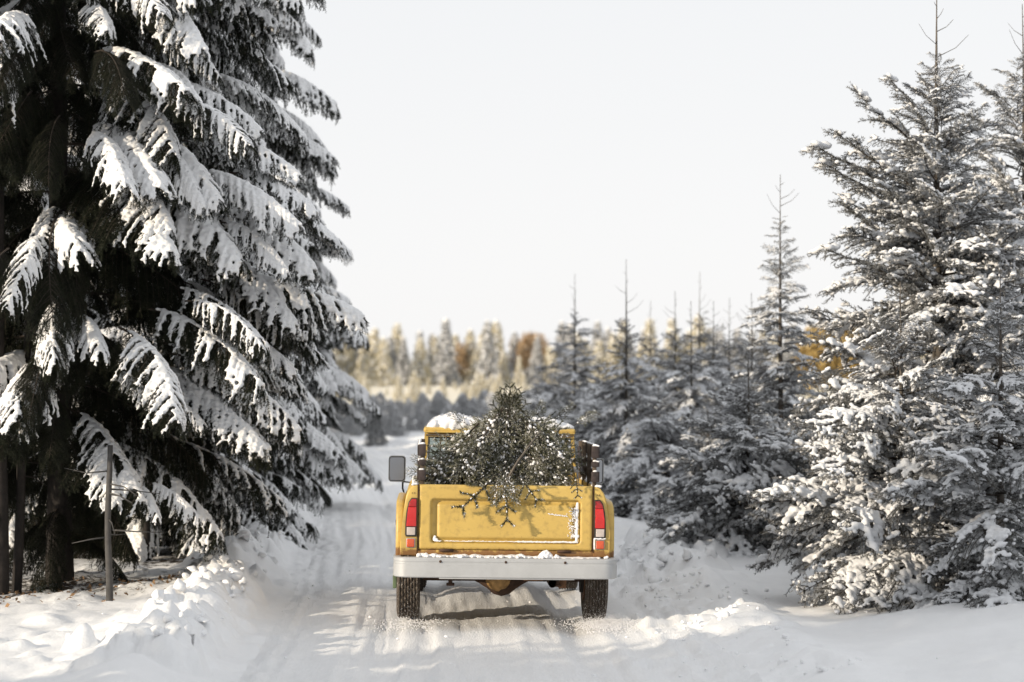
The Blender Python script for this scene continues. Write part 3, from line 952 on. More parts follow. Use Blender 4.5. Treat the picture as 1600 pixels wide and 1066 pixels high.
# loose clods of snow lying on the banks
rngn = np.random.default_rng(9)
C = []; S = []
def clods(n, fx, fy, r0, r1):
    for i in range(n):
        y = fy(); x = fx(y); r_ = rngn.uniform(r0, r1) * (1 if rngn.random() < .8 else 1.6)
        C.append((x, y, gz(x, y) + r_ * .35)); S.append((r_ * rngn.uniform(.8, 1.3), r_ * rngn.uniform(.8, 1.3), r_ * rngn.uniform(.6, .95)))
clods(330, lambda y: road_x(y) - 2.1 - abs(rngn.normal(0, .38)), lambda: 15.5 + rngn.random() ** 1.2 * 28, .012, .045)
clods(120, lambda y: road_x(y) + 2.1 + rngn.normal(0, .3), lambda: rngn.uniform(23.2, 28), .01, .045)
clods(150, lambda y: road_x(y) + 1.95 + rngn.normal(0, .3), lambda: rngn.uniform(15, 23), .006, .022)
clods(60, lambda y: road_x(y) + rngn.normal(0, 1.3), lambda: rngn.uniform(15, 26), .005, .014)
CV, CF = blobs(C, S, ICO2)
CV = CV + .5 * np.repeat(np.array(S)[:, 0], len(ICO2[0]))[:, None] * np.stack([vnoise(CV[:, 0] * 24 + k * 5, CV[:, 1] * 24, CV[:, 2] * 24) for k in range(3)], 1)
o = mobj('snow_clods', np_mesh('snow_clods', CV, CF, [M_SNOW], smooth=True)); o['kind'] = 'stuff'
o['label'] = 'loose clods and crumbs of ploughed snow along both road banks'; o['category'] = 'snow'

# fallen brown leaves and needles under the left spruces
M_LEAF = simple('dead_leaf', (0.20, 0.12, 0.06), .8, var=.6, scale=3)
n = 900
lx = rngn.uniform(-5.6, -3.1, n); ly = rngn.uniform(19.0, 22.5, n)
keep = rngn.random(n) < np.exp(-((ly - 21.3 + (lx + 4.3) * -.6) / .9) ** 2)
lx = lx[keep]; ly = ly[keep]; n = len(lx)
lz = np.array([gz(a, b) for a, b in zip(lx, ly)]) + .012
c = np.stack([lx, ly, lz], 1)
d = rngn.normal(0, 1, (n, 3)); d[:, 2] *= .5; d /= np.linalg.norm(d, axis=1)[:, None]; s = np.cross(d, [0, 0, 1] + rngn.normal(0, .4, (n, 3))); s /= np.linalg.norm(s, axis=1)[:, None]
sz = rngn.uniform(.012, .034, n)[:, None]
V4 = np.stack([c - d * sz, c - s * sz * .5, c + d * sz, c + s * sz * .5 + [0, 0, .01]], 1).reshape(-1, 3)
o = mobj('leaf_litter', np_mesh('leaf_litter', V4, np.arange(4 * n).reshape(-1, 4), [M_LEAF])); o['kind'] = 'stuff'
o['label'] = 'brown leaves and bark crumbs scattered on snow under the big left spruce'; o['category'] = 'leaf litter'
# ================================================================== THE TRUCK
def paint_mat():
    m, t, b = new_mat('yellow_paint')
    n0 = noise(t, 2.2, 5, .6)
    base = ramp(t, n0.outputs['Fac'], [(.3, (.51, .350, .098)), (.7, (.60, .422, .122))])
    # brown grime freckles
    n1 = noise(t, 17, 5, .66)
    f1 = ramp(t, n1.outputs['Fac'], [(.50, (0, 0, 0)), (.66, (.42, .42, .42))])
    c = mixc(t, f1.outputs[0], base.outputs[0], (.30, .205, .075))
    n2 = noise(t, 48, 3, .5)
    f2 = ramp(t, n2.outputs['Fac'], [(.70, (0, 0, 0)), (.74, (.8, .8, .8))])
    c = mixc(t, f2.outputs[0], c, (.20, .085, .03))
    # rust creeping up from the lower edges
    tc = N(t, 'ShaderNodeTexCoord'); sp = N(t, 'ShaderNodeSeparateXYZ'); t.links.new(tc.outputs['Object'], sp.inputs[0])
    mr = N(t, 'ShaderNodeMapRange'); mr.inputs['From Min'].default_value = .76; mr.inputs['From Max'].default_value = .64
    t.links.new(sp.outputs['Z'], mr.inputs['Value'])
    n3 = noise(t, 16, 6, .75)
    ad = N(t, 'ShaderNodeMath', operation='MULTIPLY'); t.links.new(mr.outputs[0], ad.inputs[0]); t.links.new(n3.outputs['Fac'], ad.inputs[1])
    f3 = ramp(t, ad.outputs[0], [(.30, (0, 0, 0)), (.42, (.85, .85, .85))])
    c = mixc(t, f3.outputs[0], c, (.17, .07, .03))
    # powder snow frosted on
    n4 = noise(t, 60, 5, .8); f4 = ramp(t, n4.outputs['Fac'], [(.69, (0, 0, 0)), (.78, (.7, .7, .7))])
    c = mixc(t, f4.outputs[0], c, (.8, .78, .75))
    t.links.new(c, b.inputs['Base Color'])
    b.inputs['Roughness'].default_value = .42
    b.inputs['Specular IOR Level'].default_value = .4
    nb_ = noise(t, 5, 3, .5); bump(t, b, nb_.outputs['Fac'], .12, .02)
    return m
M_PAINT = paint_mat()
M_CHROME = simple('dull_white_metal', (.42, .43, .44), .42, .15, var=.08, scale=6, bmp=.1)
M_RUST = simple('rusty_metal', (.06, .032, .020), .8, .2, var=.5, scale=12, bmp=.4)
M_RUST2 = simple('orange_rust', (.17, .085, .04), .8, .1, var=.45, scale=14, bmp=.4)
M_UNDER = simple('grimy_black_metal', (.020, .016, .014), .75, .2, var=.5, scale=12, bmp=.3)
M_SEAM = simple('dark_seam', (.05, .018, .01), .8, var=.5, scale=20)
M_BOARD = simple('dark_stained_board', (.034, .023, .021), .7, var=.45, scale=20, bmp=.4)
M_STAKE = simple('worn_stake', (.10, .075, .055), .8, var=.4, scale=20, bmp=.4)
M_RUBBER = simple('black_rubber', (.022, .021, .02), .6, var=.3, scale=14)
M_SEAT = simple('worn_seat_vinyl', (.06, .045, .035), .6, var=.3, scale=10)
def tyre_mat():
    m, t, b = new_mat('snowy_tyre')
    n = noise(t, 9, 4, .6); r = ramp(t, n.outputs['Fac'], [(.3, (.045, .034, .026)), (.7, (.085, .066, .05))])
    n2 = noise(t, 38, 5, .75, stretch=(2.2, 1, 1)); f = ramp(t, n2.outputs['Fac'], [(.56, (0, 0, 0)), (.68, (1, 1, 1))])
    c = mixc(t, f.outputs[0], r.outputs[0], (.62, .60, .57))
    t.links.new(c, b.inputs['Base Color']); b.inputs['Roughness'].default_value = .8
    bump(t, b, n2.outputs['Fac'], .5, .01)
    return m
M_TYRE = tyre_mat()
def lens_mat(name, col, rough=.12, fine=60):
    m, t, b = new_mat(name)
    n = noise(t, 20, 3, .6); r = ramp(t, n.outputs['Fac'], [(.3, [c * .8 for c in col]), (.7, col)])
    t.links.new(r.outputs[0], b.inputs['Base Color']); b.inputs['Roughness'].default_value = rough
    b.inputs['Coat Weight'].default_value = .6; b.inputs['Coat Roughness'].default_value = .08
    wv = N(t, 'ShaderNodeTexWave'); wv.inputs['Scale'].default_value = fine; wv.bands_direction = 'Z'
    tc = N(t, 'ShaderNodeTexCoord'); t.links.new(tc.outputs['Object'], wv.inputs['Vector'])
    bump(t, b, wv.outputs['Fac'], .25, .003)
    return m
M_RED = lens_mat('red_lens', (.58, .016, .012)); M_REDD = lens_mat('deep_red_lens', (.40, .008, .008))
M_CLEAR = lens_mat('clear_lens', (.55, .48, .44)); M_AMBER = lens_mat('orange_lens', (.62, .095, .028))
def glass_mat():
    m, t, b = new_mat('window_glass')
    o = t.nodes['Material Output']
    tr = N(t, 'ShaderNodeBsdfTransparent'); tr.inputs[0].default_value = (.80, .84, .82, 1)
    gl = N(t, 'ShaderNodeBsdfGlossy'); gl.inputs['Roughness'].default_value = .04
    fr = N(t, 'ShaderNodeFresnel'); fr.inputs[0].default_value = 1.45
    n = noise(t, 7, 5, .7); rr = ramp(t, n.outputs['Fac'], [(.35, (.0, .0, .0)), (.75, (.16, .16, .16))])
    ms = N(t, 'ShaderNodeMixShader'); t.links.new(fr.outputs[0], ms.inputs[0]); t.links.new(tr.outputs[0], ms.inputs[1]); t.links.new(gl.outputs[0], ms.inputs[2])
    df = N(t, 'ShaderNodeBsdfDiffuse'); df.inputs[0].default_value = (.45, .45, .44, 1)
    m2 = N(t, 'ShaderNodeMixShader'); t.links.new(rr.outputs[0], m2.inputs[0]); t.links.new(ms.outputs[0], m2.inputs[1]); t.links.new(df.outputs[0], m2.inputs[2])
    t.links.new(m2.outputs[0], o.inputs['Surface'])
    return m
M_GLASS = glass_mat()
M_MIRROR, _t, _b = new_mat('mirror_glass'); _b.inputs['Base Color'].default_value = (.30, .31, .33, 1); _b.inputs['Metallic'].default_value = .9; _b.inputs['Roughness'].default_value = .16
M_SNOWT = snow_mat('fresh_snow', (.84, .84, .86), 45, .5, .008)

TX, TY, TZ = -0.065, 19.33, -0.012
truck = thing('pickup_truck', 'old yellow pickup truck with white rear bumper driving away on the snowy road', 'pickup truck', (TX, TY, TZ), R(2.0))
truck.rotation_euler = (0, R(0.75), R(2.0))
def part(name, bm, mat, parent=None, smooth=True, angle=38):
    return bm_obj(name, bm, mat, parent or truck, smooth, angle)

# --- tailgate with pressed panel
def tailgate():
    hw, z0, z1 = .737, .675, 1.222
    nx_, nz_ = 150, 62
    xs_ = np.linspace(-hw, hw, nx_); zs_ = np.linspace(z0, z1, nz_)
    X, Z = np.meshgrid(xs_, zs_)
    def rr(X, Z, cx, cz, hx, hz, r):
        qx = np.abs(X - cx) - (hx - r); qz = np.abs(Z - cz) - (hz - r)
        return np.hypot(np.maximum(qx, 0), np.maximum(qz, 0)) + np.minimum(np.maximum(qx, qz), 0) - r
    d = rr(X, Z, 0, .915, .635, .187, .035)
    Y = .044 * sstep(.006, -.012, d)
    # the floor of the panel comes back out a little: a pressed groove round a raised field
    d2 = rr(X, Z, .0, .915, .590, .160, .03)
    Y -= .022 * sstep(.004, -.03, d2)
    # rounded outer edge, small dents
    e = np.minimum(np.minimum(X + hw, hw - X), np.minimum(Z - z0, z1 - Z))
    Y += .010 * (1 - sstep(0, .018, e))
    Y += .0022 * fbm(X * 5, Z * 6, oct=2)
    V = np.stack([X, Y, Z], -1).reshape(-1, 3)
    idx = np.arange(nx_ * nz_).reshape(nz_, nx_)
    Q = np.stack([idx[:-1, :-1], idx[:-1, 1:], idx[1:, 1:], idx[1:, :-1]], -1).reshape(-1, 4)
    # border folded forward
    ring = np.concatenate([idx[0, :], idx[1:, -1], idx[-1, -2::-1], idx[-2:0:-1, 0]])
    V2 = V[ring].copy(); V2[:, 1] = .072
    b0 = len(V); n = len(ring); k = np.arange(n)
    Q2 = np.stack([ring, b0 + k, b0 + (k + 1) % n, np.roll(ring, -1)], 1)
    me = np_mesh('tailgate', np.concatenate([V, V2]), np.concatenate([Q, Q2]), [M_PAINT], smooth=True)
    o = mobj('tailgate', me, truck)
    bm = bmesh.new(); box(bm, -.731, .731, .068, .074, z0 + .004, z1 - .004)
    bm_obj('inner_panel', bm, M_PAINT, o)
    for x in (-.5, .5):
        bm = bmesh.new(); tube(bm, [(x - .06, -.004, .668), (x + .06, -.004, .668)], .012, 8)
        bm_obj('hinge', bm, M_RUST, o, True)
    # snow packed in the pressed groove
    rg = np.random.default_rng(3); C = []; S = []
    for z in np.arange(.755, 1.085, .011):
        wv_ = .5 + .5 * math.sin(z * 40)
        r_ = rg.uniform(.010, .016); C.append((.606 + rg.normal(0, .003), .014, z)); S.append((r_, .014, r_ * 1.2))
    for x in np.arange(-.60, .62, .010):
        r_ = rg.uniform(.003, .006) * (1 + .9 * (x > .1)); C.append((x, .012, .746 + rg.normal(0, .0015))); S.append((r_ * 1.5, .015, r_))
    for k in range(22):
        C.append((-.595 + rg.normal(0, .010), .018, .752 + abs(rg.normal(0, .010)))); S.append((.010, .012, .012))
    me = remesh_blobs('snow', C, S, .005, M_SNOWT, 1, .0015, 3); mobj('snow', me, o)
    C = []; S = []
    for k in range(230):
        z = rg.uniform(.78, 1.04); x = .60 - abs(rg.normal(0, .038)) * (1 - abs(z - .9) * 3)
        r_ = rg.uniform(.0022, .0062); C.append((x, .017, z)); S.append((r_, .003, r_))
    for k in range(34):
        x = .36 + k * .005; C.append((x, .017, .985 - .0006 * k + rg.normal(0, .003))); r_ = rg.uniform(.002, .006); S.append((r_ * 1.4, .003, r_))
    VV, FF = blobs(C, S, ICO1); s_ = mobj('snow_specks', np_mesh('snow_specks', VV, FF, [M_SNOWT], smooth=True), o); s_['kind'] = 'stuff'
    return o
tailgate()

# --- bed: sides, floor, front wall
def side_outline(s):
    return [(s * .745, .62), (s * .745, 1.215), (s * .768, 1.222), (s * .80, 1.205), (s * .832, 1.165), (s * .850, 1.12), (s * .868, 1.0), (s * .886, .82), (s * .896, .62)]
for s in (-1, 1):
    bm = bmesh.new(); prism(bm, side_outline(s), 'y', .004, 2.04, .012, 3)
    side = part('bed_side', bm, M_PAINT)
    # rear fender bulge with wheel opening
    o_ = []
    o_ += [(.10, .60), (.08, .70), (.10, .96), (.18, 1.055), (.32, 1.085), (1.48, 1.085), (1.66, 1.05), (1.76, .95), (1.78, .60)]
    arc = [(.93 + .46 * math.cos(a), .42 + .46 * math.sin(a)) for a in np.linspace(R(22), R(158), 15)]
    o_ += arc
    bm = bmesh.new(); prism(bm, o_, 'x', s * .862, s * .932, .022, 3)
    part('rear_fender', bm, M_PAINT)
    bm = bmesh.new(); box(bm, s * .744 - .003, s * .744 + .003, -.001, .05, .66, 1.222)
    part('tailgate_gap', bm, M_SEAM)
    for zz in (.99 + .16, ):
        for xo in (.775, .795):
            bm = bmesh.new(); lathe(bm, [(-.001, 0), (-.001, .0045), (.004, .0045)], (s * xo, .001, zz), 'y', 8); part('screw', bm, M_SEAM)
    bm = bmesh.new(); box(bm, s * .934, s * .937, .34, .37, .86, .90, .001); part('side_marker', bm, M_SEAM)
    # little drips of snow on the rail
    rg = np.random.default_rng(8 + int(s)); C = []; S = []
    for k in range(60):
        y = rg.uniform(.01, 1.9); r_ = rg.uniform(.008, .02)
        C.append((s * rg.uniform(.75, .80), y, 1.222)); S.append((r_, r_ * 2, r_ * .8))
    for k in range(8):
        C.append((s * (.76 + .03 * rg.random()), .01, 1.225)); S.append((.016, .014, .012))
    mobj('snow', remesh_blobs('snow', C, S, .007, M_SNOWT, 1, .002, 5), side)
bm = bmesh.new(); box(bm, -.743, .743, .07, 2.03, .70, .74); part('bed_floor', bm, M_PAINT)
bm = bmesh.new(); box(bm, -.743, .743, 2.0, 2.035, .742, 1.21, .006); part('bed_front', bm, M_PAINT)
bm = bmesh.new(); box(bm, -.80, .80, .012, .06, .615, .672, .01); part('rear_sill', bm, M_PAINT)

# --- tail lights
for s in (-1, 1):
    def lp(x, z): return (s * x, z)
    hous = [lp(.752, .782), lp(.752, 1.108), lp(.800, 1.110), lp(.826, 1.075), lp(.842, 1.0), lp(.850, .90), lp(.852, .80), lp(.845, .782)]
    bm = bmesh.new(); prism(bm, hous, 'y', -.012, .012, .005, 2); h_ = part('tail_light', bm, M_RUBBER)
    l1 = [lp(.758, 1.035), lp(.758, 1.100), lp(.796, 1.101), lp(.819, 1.070), lp(.827, 1.035)]
    l2 = [lp(.758, .868), lp(.758, 1.033), lp(.8275, 1.033), lp(.838, .94), lp(.842, .868)]
    l3 = [lp(.766, .795), lp(.766, .862), lp(.838, .862), lp(.838, .80), lp(.834, .795)]
    for nm, ol, mt in (('upper_lens', l1, M_REDD), ('brake_lens', l2, M_RED), ('reversing_lens', l3, M_CLEAR)):
        bm = bmesh.new(); prism(bm, ol, 'y', -.024, -.008, .006, 3); part(nm, bm, mt, h_)
    bm = bmesh.new(); box(bm, min(s * .765, s * .842), max(s * .765, s * .842), -.010, .012, .688, .768, .008)
    h2 = part('indicator_light', bm, M_CHROME)
    bm = bmesh.new(); box(bm, min(s * .771, s * .837), max(s * .771, s * .837), -.022, -.006, .693, .763, .008, 3); part('orange_lens', bm, M_AMBER, h2)
rg = np.random.default_rng(4); C = []; S = []
for k in range(26): C.append((.752 + .004 * rg.random(), -.012, rg.uniform(.69, .78))); S.append((.008, .008, .010))
for k in range(26): C.append((rg.uniform(.752, .85), -.014, .779 + rg.normal(0, .002))); S.append((.010, .012, .006))
mobj('snow', remesh_blobs('snow', C, S, .004, M_SNOWT, 1, .001, 1), truck)

# --- bumper: pressed channel swept round the back
def sweep(bm, path, prof):
    """path: list of (x,y) ; prof: list of (out,z)"""
    n = len(path); rings = []
    for i in range(n):
        a = Vector(path[max(i - 1, 0)]); b = Vector(path[min(i + 1, n - 1)]); d = (b - a).normalized(); nn = Vector((d.y, -d.x))
        p = Vector(path[i])
        rings.append([bm.verts.new((p.x + nn.x * o, p.y + nn.y * o, z)) for o, z in prof])
    m_ = len(prof)
    for i in range(n - 1):
        for k in range(m_):
            bm.faces.new((rings[i][k], rings[i][(k + 1) % m_], rings[i + 1][(k + 1) % m_], rings[i + 1][k]))
    bm.faces.new(rings[0]); bm.faces.new(rings[-1][::-1])
bm = bmesh.new()
path = [(-.93, .30), (-.93, .05)] + [(-.93 + .12 - .12 * math.cos(a), -.02 - .12 * math.sin(a)) for a in np.linspace(0.1, PI / 2, 8)]
path += [(x, -.142 - .006 * math.cos(x * 1.4)) for x in np.linspace(-.78, .78, 15)]
path += [(.93 - .12 + .12 * math.cos(a), -.02 - .12 * math.sin(a)) for a in np.linspace(PI / 2, 0.1, 8)] + [(.93, .05), (.93, .30)]
prof = [(0.010, .450), (.018, .456), (.018, .560), (.014, .565), (.014, .580), (.018, .585), (.018, .606), (.008, .616), (-.045, .616), (-.045, .610), (.004, .608), (.010, .60), (.010, .458), (.004, .447)]
sweep(bm, path, prof)
bump_o = part('rear_bumper', bm, M_CHROME)
bm = bmesh.new(); box(bm, -.86, .86, -.120, .02, .604, .612); part('bumper_ledge', bm, M_CHROME, bump_o)
bm = bmesh.new(); box(bm, -.56, .58, -.15, -.03, .438, .449, .003); part('bumper_lip', bm, M_CHROME, bump_o)
for x in (-.55, .0, .5):
    bm = bmesh.new(); lathe(bm, [(-.004, 0), (-.004, .006), (.0, .011), (.004, .012)], (x, -.168, .585), 'y', 12); part('bolt', bm, M_RUST, bump_o)
C = []; S = []
for x in np.arange(-.74, .80, .010):
    k = .6 + .5 * vnoise(np.array([x * 7.]), np.array([3.]))[0] + .35 * vnoise(np.array([x * 23.]), np.array([1.]))[0]
    if .46 < x < .62: k *= .35
    r_ = max(.004, .015 * k); C.append((x, -.075 + .02 * rg.normal(), .616 + r_ * .6)); S.append((.018, .04, r_ * 1.3))
    C.append((x, -.03, .62)); S.append((.018, .03, r_ * 1.6))
for (x, z, r_) in ((.325, .652, .034), (.355, .648, .030), (.30, .640, .026), (.38, .636, .022), (.345, .672, .018), (.43, .632, .02), (.445, .628, .016), (.86, .628, .016), (.84, .622, .014), (-.70, .63, .018), (-.67, .634, .02)):
    C.append((x, -.075, z)); S.append((r_, r_, r_))
mobj('snow', remesh_blobs('snow', C, S, .006, M_SNOWT, 1, .004, 7), bump_o)

# --- cab
cab_w = .705
bm = bmesh.new()
prism(bm, [(-.80, .55), (-.80, 1.0), (-.735, 1.20), (.735, 1.20), (.80, 1.0), (.80, .55)], 'y', 2.10, 2.135, .006)
part('cab_back', bm, M_PAINT)
for s in (-1, 1):
    bm = bmesh.new(); prism(bm, [(s * .77, .50), (s * .80, .56), (s * .80, 1.0), (s * .735, 1.21), (s * .70, 1.21), (s * .76, 1.0), (s * .76, .50)], 'y', 2.14, 3.32, .006)
    d_ = part('door', bm, M_PAINT)
    bm = bmesh.new(); tube(bm, [(s * .815, 2.30, .98), (s * .835, 2.32, .985), (s * .835, 2.42, .985), (s * .815, 2.44, .98)], .008, 8); part('door_handle', bm, M_CHROME, d_)
    # window posts
    for (y0, y1, ya, yb) in ((2.10, 2.155, 2.105, 2.15), (3.24, 3.30, 3.05, 3.10)):
        t_ = bmesh.new()
        vs_ = [t_.verts.new(p) for p in ((s * .735, y0, 1.205), (s * .735, y1, 1.205), (s * .693, y1, 1.205), (s * .693, y0, 1.205),
                                         (s * .703, ya, 1.62), (s * .703, yb, 1.62), (s * .662, yb, 1.62), (s * .662, ya, 1.62))]
        for f in ((0, 1, 2, 3), (4, 5, 6, 7), (0, 1, 5, 4), (1, 2, 6, 5), (2, 3, 7, 6), (3, 0, 4, 7)): t_.faces.new([vs_[i] for i in f])
        bmesh.ops.bevel(t_, geom=t_.edges[:], offset=.005, segments=2, affect='EDGES')
        part('window_post', t_, M_PAINT)
    bm = bmesh.new()
    t_ = [(s * .717, 2.16, 1.215), (s * .717, 3.235, 1.215), (s * .686, 3.045, 1.605), (s * .686, 2.155, 1.605)]
    f_ = [bm.verts.new(p) for p in t_]; bm.faces.new(f_)
    bmesh.ops.solidify(bm, geom=bm.faces[:], thickness=.004)
    part('side_window', bm, M_GLASS, d_, False)
bm = bmesh.new(); box(bm, -.715, .715, 2.07, 3.13, 1.622, 1.672, .022, 4); roof = part('roof', bm, M_PAINT)
bm = bmesh.new(); box(bm, -.708, .708, 2.062, 2.09, 1.622, 1.636, .003); part('drip_rail', bm, M_PAINT, roof)
bm = bmesh.new()
for (a, b_, c_, d_) in ((-.69, .69, 1.585, 1.620), (-.69, .69, 1.206, 1.235)): box(bm, a, b_, 2.106, 2.130, c_, d_, .004)
part('rear_window_frame', bm, M_PAINT)
bm = bmesh.new()
box(bm, -.672, -.655, 2.100, 2.128, 1.236, 1.584, .004); box(bm, .655, .672, 2.100, 2.128, 1.236, 1.584, .004); box(bm, -.655, .655, 2.100, 2.128, 1.570, 1.584, .003); box(bm, -.655, .655, 2.100, 2.128, 1.236, 1.250, .003)
part('window_seal', bm, M_RUBBER)
bm = bmesh.new(); box(bm, -.655, .655, 2.112, 2.117, 1.25, 1.57); part('rear_window', bm, M_GLASS)
bm = bmesh.new(); f_ = [bm.verts.new(p) for p in ((-.69, 3.28, 1.22), (.69, 3.28, 1.22), (.66, 3.08, 1.61), (-.66, 3.08, 1.61))]; bm.faces.new(f_); bmesh.ops.solidify(bm, geom=bm.faces[:], thickness=.005)
part('windscreen', bm, M_GLASS, None, False)
bm = bmesh.new(); box(bm, -.60, .60, 2.22, 2.36, .80, 1.36, .05, 4); box(bm, -.60, .60, 2.36, 2.80, .72, .86, .04, 3); part('seat', bm, M_SEAT)
bm = bmesh.new(); box(bm, -.70, .70, 3.08, 3.26, .95, 1.19, .03, 3); part('dashboard', bm, M_SEAT)
bm = bmesh.new()
ring_ = [(-.34 + .19 * math.cos(a), 2.93 + .05 * math.sin(a), 1.22 + .18 * math.sin(a)) for a in np.linspace(0, 2 * PI, 25)]
tube(bm, ring_, .012, 8, False); tube(bm, [(-.34, 2.93, 1.22), (-.34, 3.10, 1.10)], .018, 8); tube(bm, [(-.52, 2.93, 1.22), (-.16, 2.93, 1.22)], .009, 6)
part('steering_wheel', bm, M_RUBBER)
# work lamp and guard bars behind the window
bm = bmesh.new(); lathe(bm, [(0.06, 0), (.055, .035), (.02, .066), (0, .070), (-.008, .068), (-.008, .058)], (-.415, 2.03, 1.545), 'y', 28); lamp = part('work_lamp', bm, M_RUBBER)
bm = bmesh.new(); lathe(bm, [(-.013, 0), (-.011, .03), (-.006, .060), (0, .061)], (-.415, 2.03, 1.545), 'y', 28); part('lamp_glass', bm, snow_mat('frosted_glass', (.55, .52, .46), 60), lamp)
for x in (-.555, -.50, -.10, .22, .5):
    bm = bmesh.new(); tube(bm, [(x, 2.055, 1.20), (x, 2.055, 1.60)], .007, 8); part('guard_bar', bm, M_STAKE)
bm = bmesh.new(); tube(bm, [(-.69, 2.055, 1.60), (.69, 2.055, 1.60)], .009, 8); part('guard_bar', bm, M_STAKE)
# snow on the roof
C = []; S = []
for k in range(420):
    x = rg.uniform(-.66, .70); y = rg.uniform(2.10, 3.05)
    hgt = .065 + .05 * math.exp(-((x + .43) / .16) ** 2) + .02 * math.exp(-((x - .42) / .2) ** 2) - .03 * math.exp(-((x - .57) / .03) ** 2)
    if x > .60: hgt *= .6
    r_ = rg.uniform(.05, .085); e_ = min(1, (x + .70) / .10, (.72 - x) / .08)
    C.append((x, max(2.13, y), 1.672 + hgt * e_ * .25)); S.append((r_ * e_ + .01, r_ * e_ + .01, hgt * (.6 + .5 * rg.random()) * max(.3, e_)))
mobj('snow', remesh_blobs('snow', C, S, .014, M_SNOWT, 2, .006, 2), roof)

# --- front end (hidden from behind, seen when one steps aside)
bm = bmesh.new(); prism(bm, [(-.62, .62), (-.66, .98), (-.58, 1.14), (0, 1.175), (.58, 1.14), (.66, .98), (.62, .62)], 'y', 3.33, 4.55, .03, 3); part('bonnet', bm, M_PAINT)
bm = bmesh.new(); box(bm, -.60, .60, 4.555, 4.60, .62, 1.10, .02, 3); gr_ = part('grille', bm, M_CHROME)
for i in range(9):
    bm = bmesh.new(); box(bm, -.30 + i * .066, -.27 + i * .066, 4.595, 4.606, .70, 1.02, .004); part('grille_slot', bm, M_RUBBER, gr_)
for s in (-1, 1):
    bm = bmesh.new(); lathe(bm, [(.0, .10), (.02, .10), (.035, .07), (.04, 0)], (s * .47, 4.602, .90), 'y', 24); part('headlight', bm, M_CLEAR)
    o_ = [(3.34, .60), (3.34, .95), (3.5, .985), (4.45, .975), (4.60, .90), (4.62, .62)] + [(4.0 + .45 * math.cos(a), .42 + .45 * math.sin(a)) for a in np.linspace(R(24), R(156), 13)]
    bm = bmesh.new(); prism(bm, o_, 'x', s * .64, s * .90, .03, 3); part('front_fender', bm, M_PAINT)
bm = bmesh.new(); box(bm, -.88, .88, 4.66, 4.76, .46, .60, .02, 3); part('front_bumper', bm, M_CHROME)

# --- underbody
for s in (-1, 1):
    bm = bmesh.new(); box(bm, s * .40 - .03, s * .40 + .03, -.02, 4.6, .46, .56, .008); part('frame_rail', bm, M_UNDER)
    bm = bmesh.new()
    for j in range(4):
        L_ = .62 - j * .13
        tube(bm, [(s * .47, .93 - L_, .46 - j * .012 + .02), (s * .47, .93, .405 - j * .012), (s * .47, .93 + L_, .46 - j * .012 + .02)], .016, 6)
    part('leaf_spring', bm, M_UNDER)
    bm = bmesh.new(); box(bm, s * .46 - .018, s * .46 + .018, .26, .31, .36, .47, .006); box(bm, s * .46 - .035, s * .46 + .035, .255, .315, .345, .368, .006); part('spring_shackle', bm, M_RUST)
bm = bmesh.new(); box(bm, -.40, .40, .10, .16, .46, .54, .01); part('cross_member', bm, M_RUST)
bm = bmesh.new(); box(bm, -.66, .62, .30, .36, .475, .55, .01); part('tow_bar_beam', bm, M_UNDER)
bm = bmesh.new(); lathe(bm, [(-.78, .042), (-.24, .042), (-.20, .06), (-.13, .105), (-.07, .155), (.0, .175), (.07, .155), (.13, .105), (.20, .06), (.24, .042), (.78, .042)], (0.0, .93, .375), 'x', 26)
ax = part('rear_axle', bm, M_RUST, angle=60)
bm = bmesh.new(); lathe(bm, [(-.15, 0), (-.148, .05), (-.13, .09), (-.08, .125), (-.0, .135)], (-.02, .90, .375), 'y', 24); part('differential_cover', bm, simple('bare_rusty_steel', (.34, .21, .085), .6, .4, var=.5, scale=16), ax)
bm = bmesh.new(); tube(bm, [(.41, .12, .385), (.41, .35, .385), (.39, .8, .43), (.30, 1.4, .47), (.28, 2.2, .47)], .036, 14, False); tube(bm, [(.41, .125, .385), (.41, .35, .385)], .030, 14, False); part('exhaust_pipe', bm, M_RUST)
bm = bmesh.new(); box(bm, .47, .54, .30, .36, .33, .47, .01); part('exhaust_hanger', bm, M_RUST2)
bm = bmesh.new(); box(bm, .16, .34, .20, .28, .40, .46, .012); part('hitch_bracket', bm, M_RUST2)
bm = bmesh.new(); tube(bm, [(0, 1.05, .39), (0, 3.0, .45)], .03, 10); part('drive_shaft', bm, M_UNDER)
bm = bmesh.new(); lathe(bm, [(-.62, .04), (.62, .04)], (0, 3.98, .37), 'x', 14); part('front_axle', bm, M_UNDER)
bm = bmesh.new(); box(bm, -.95, -.92, .02, .30, .34, .47, .004); part('mud_flap', bm, simple('green_flap', (.10, .14, .07), .7))

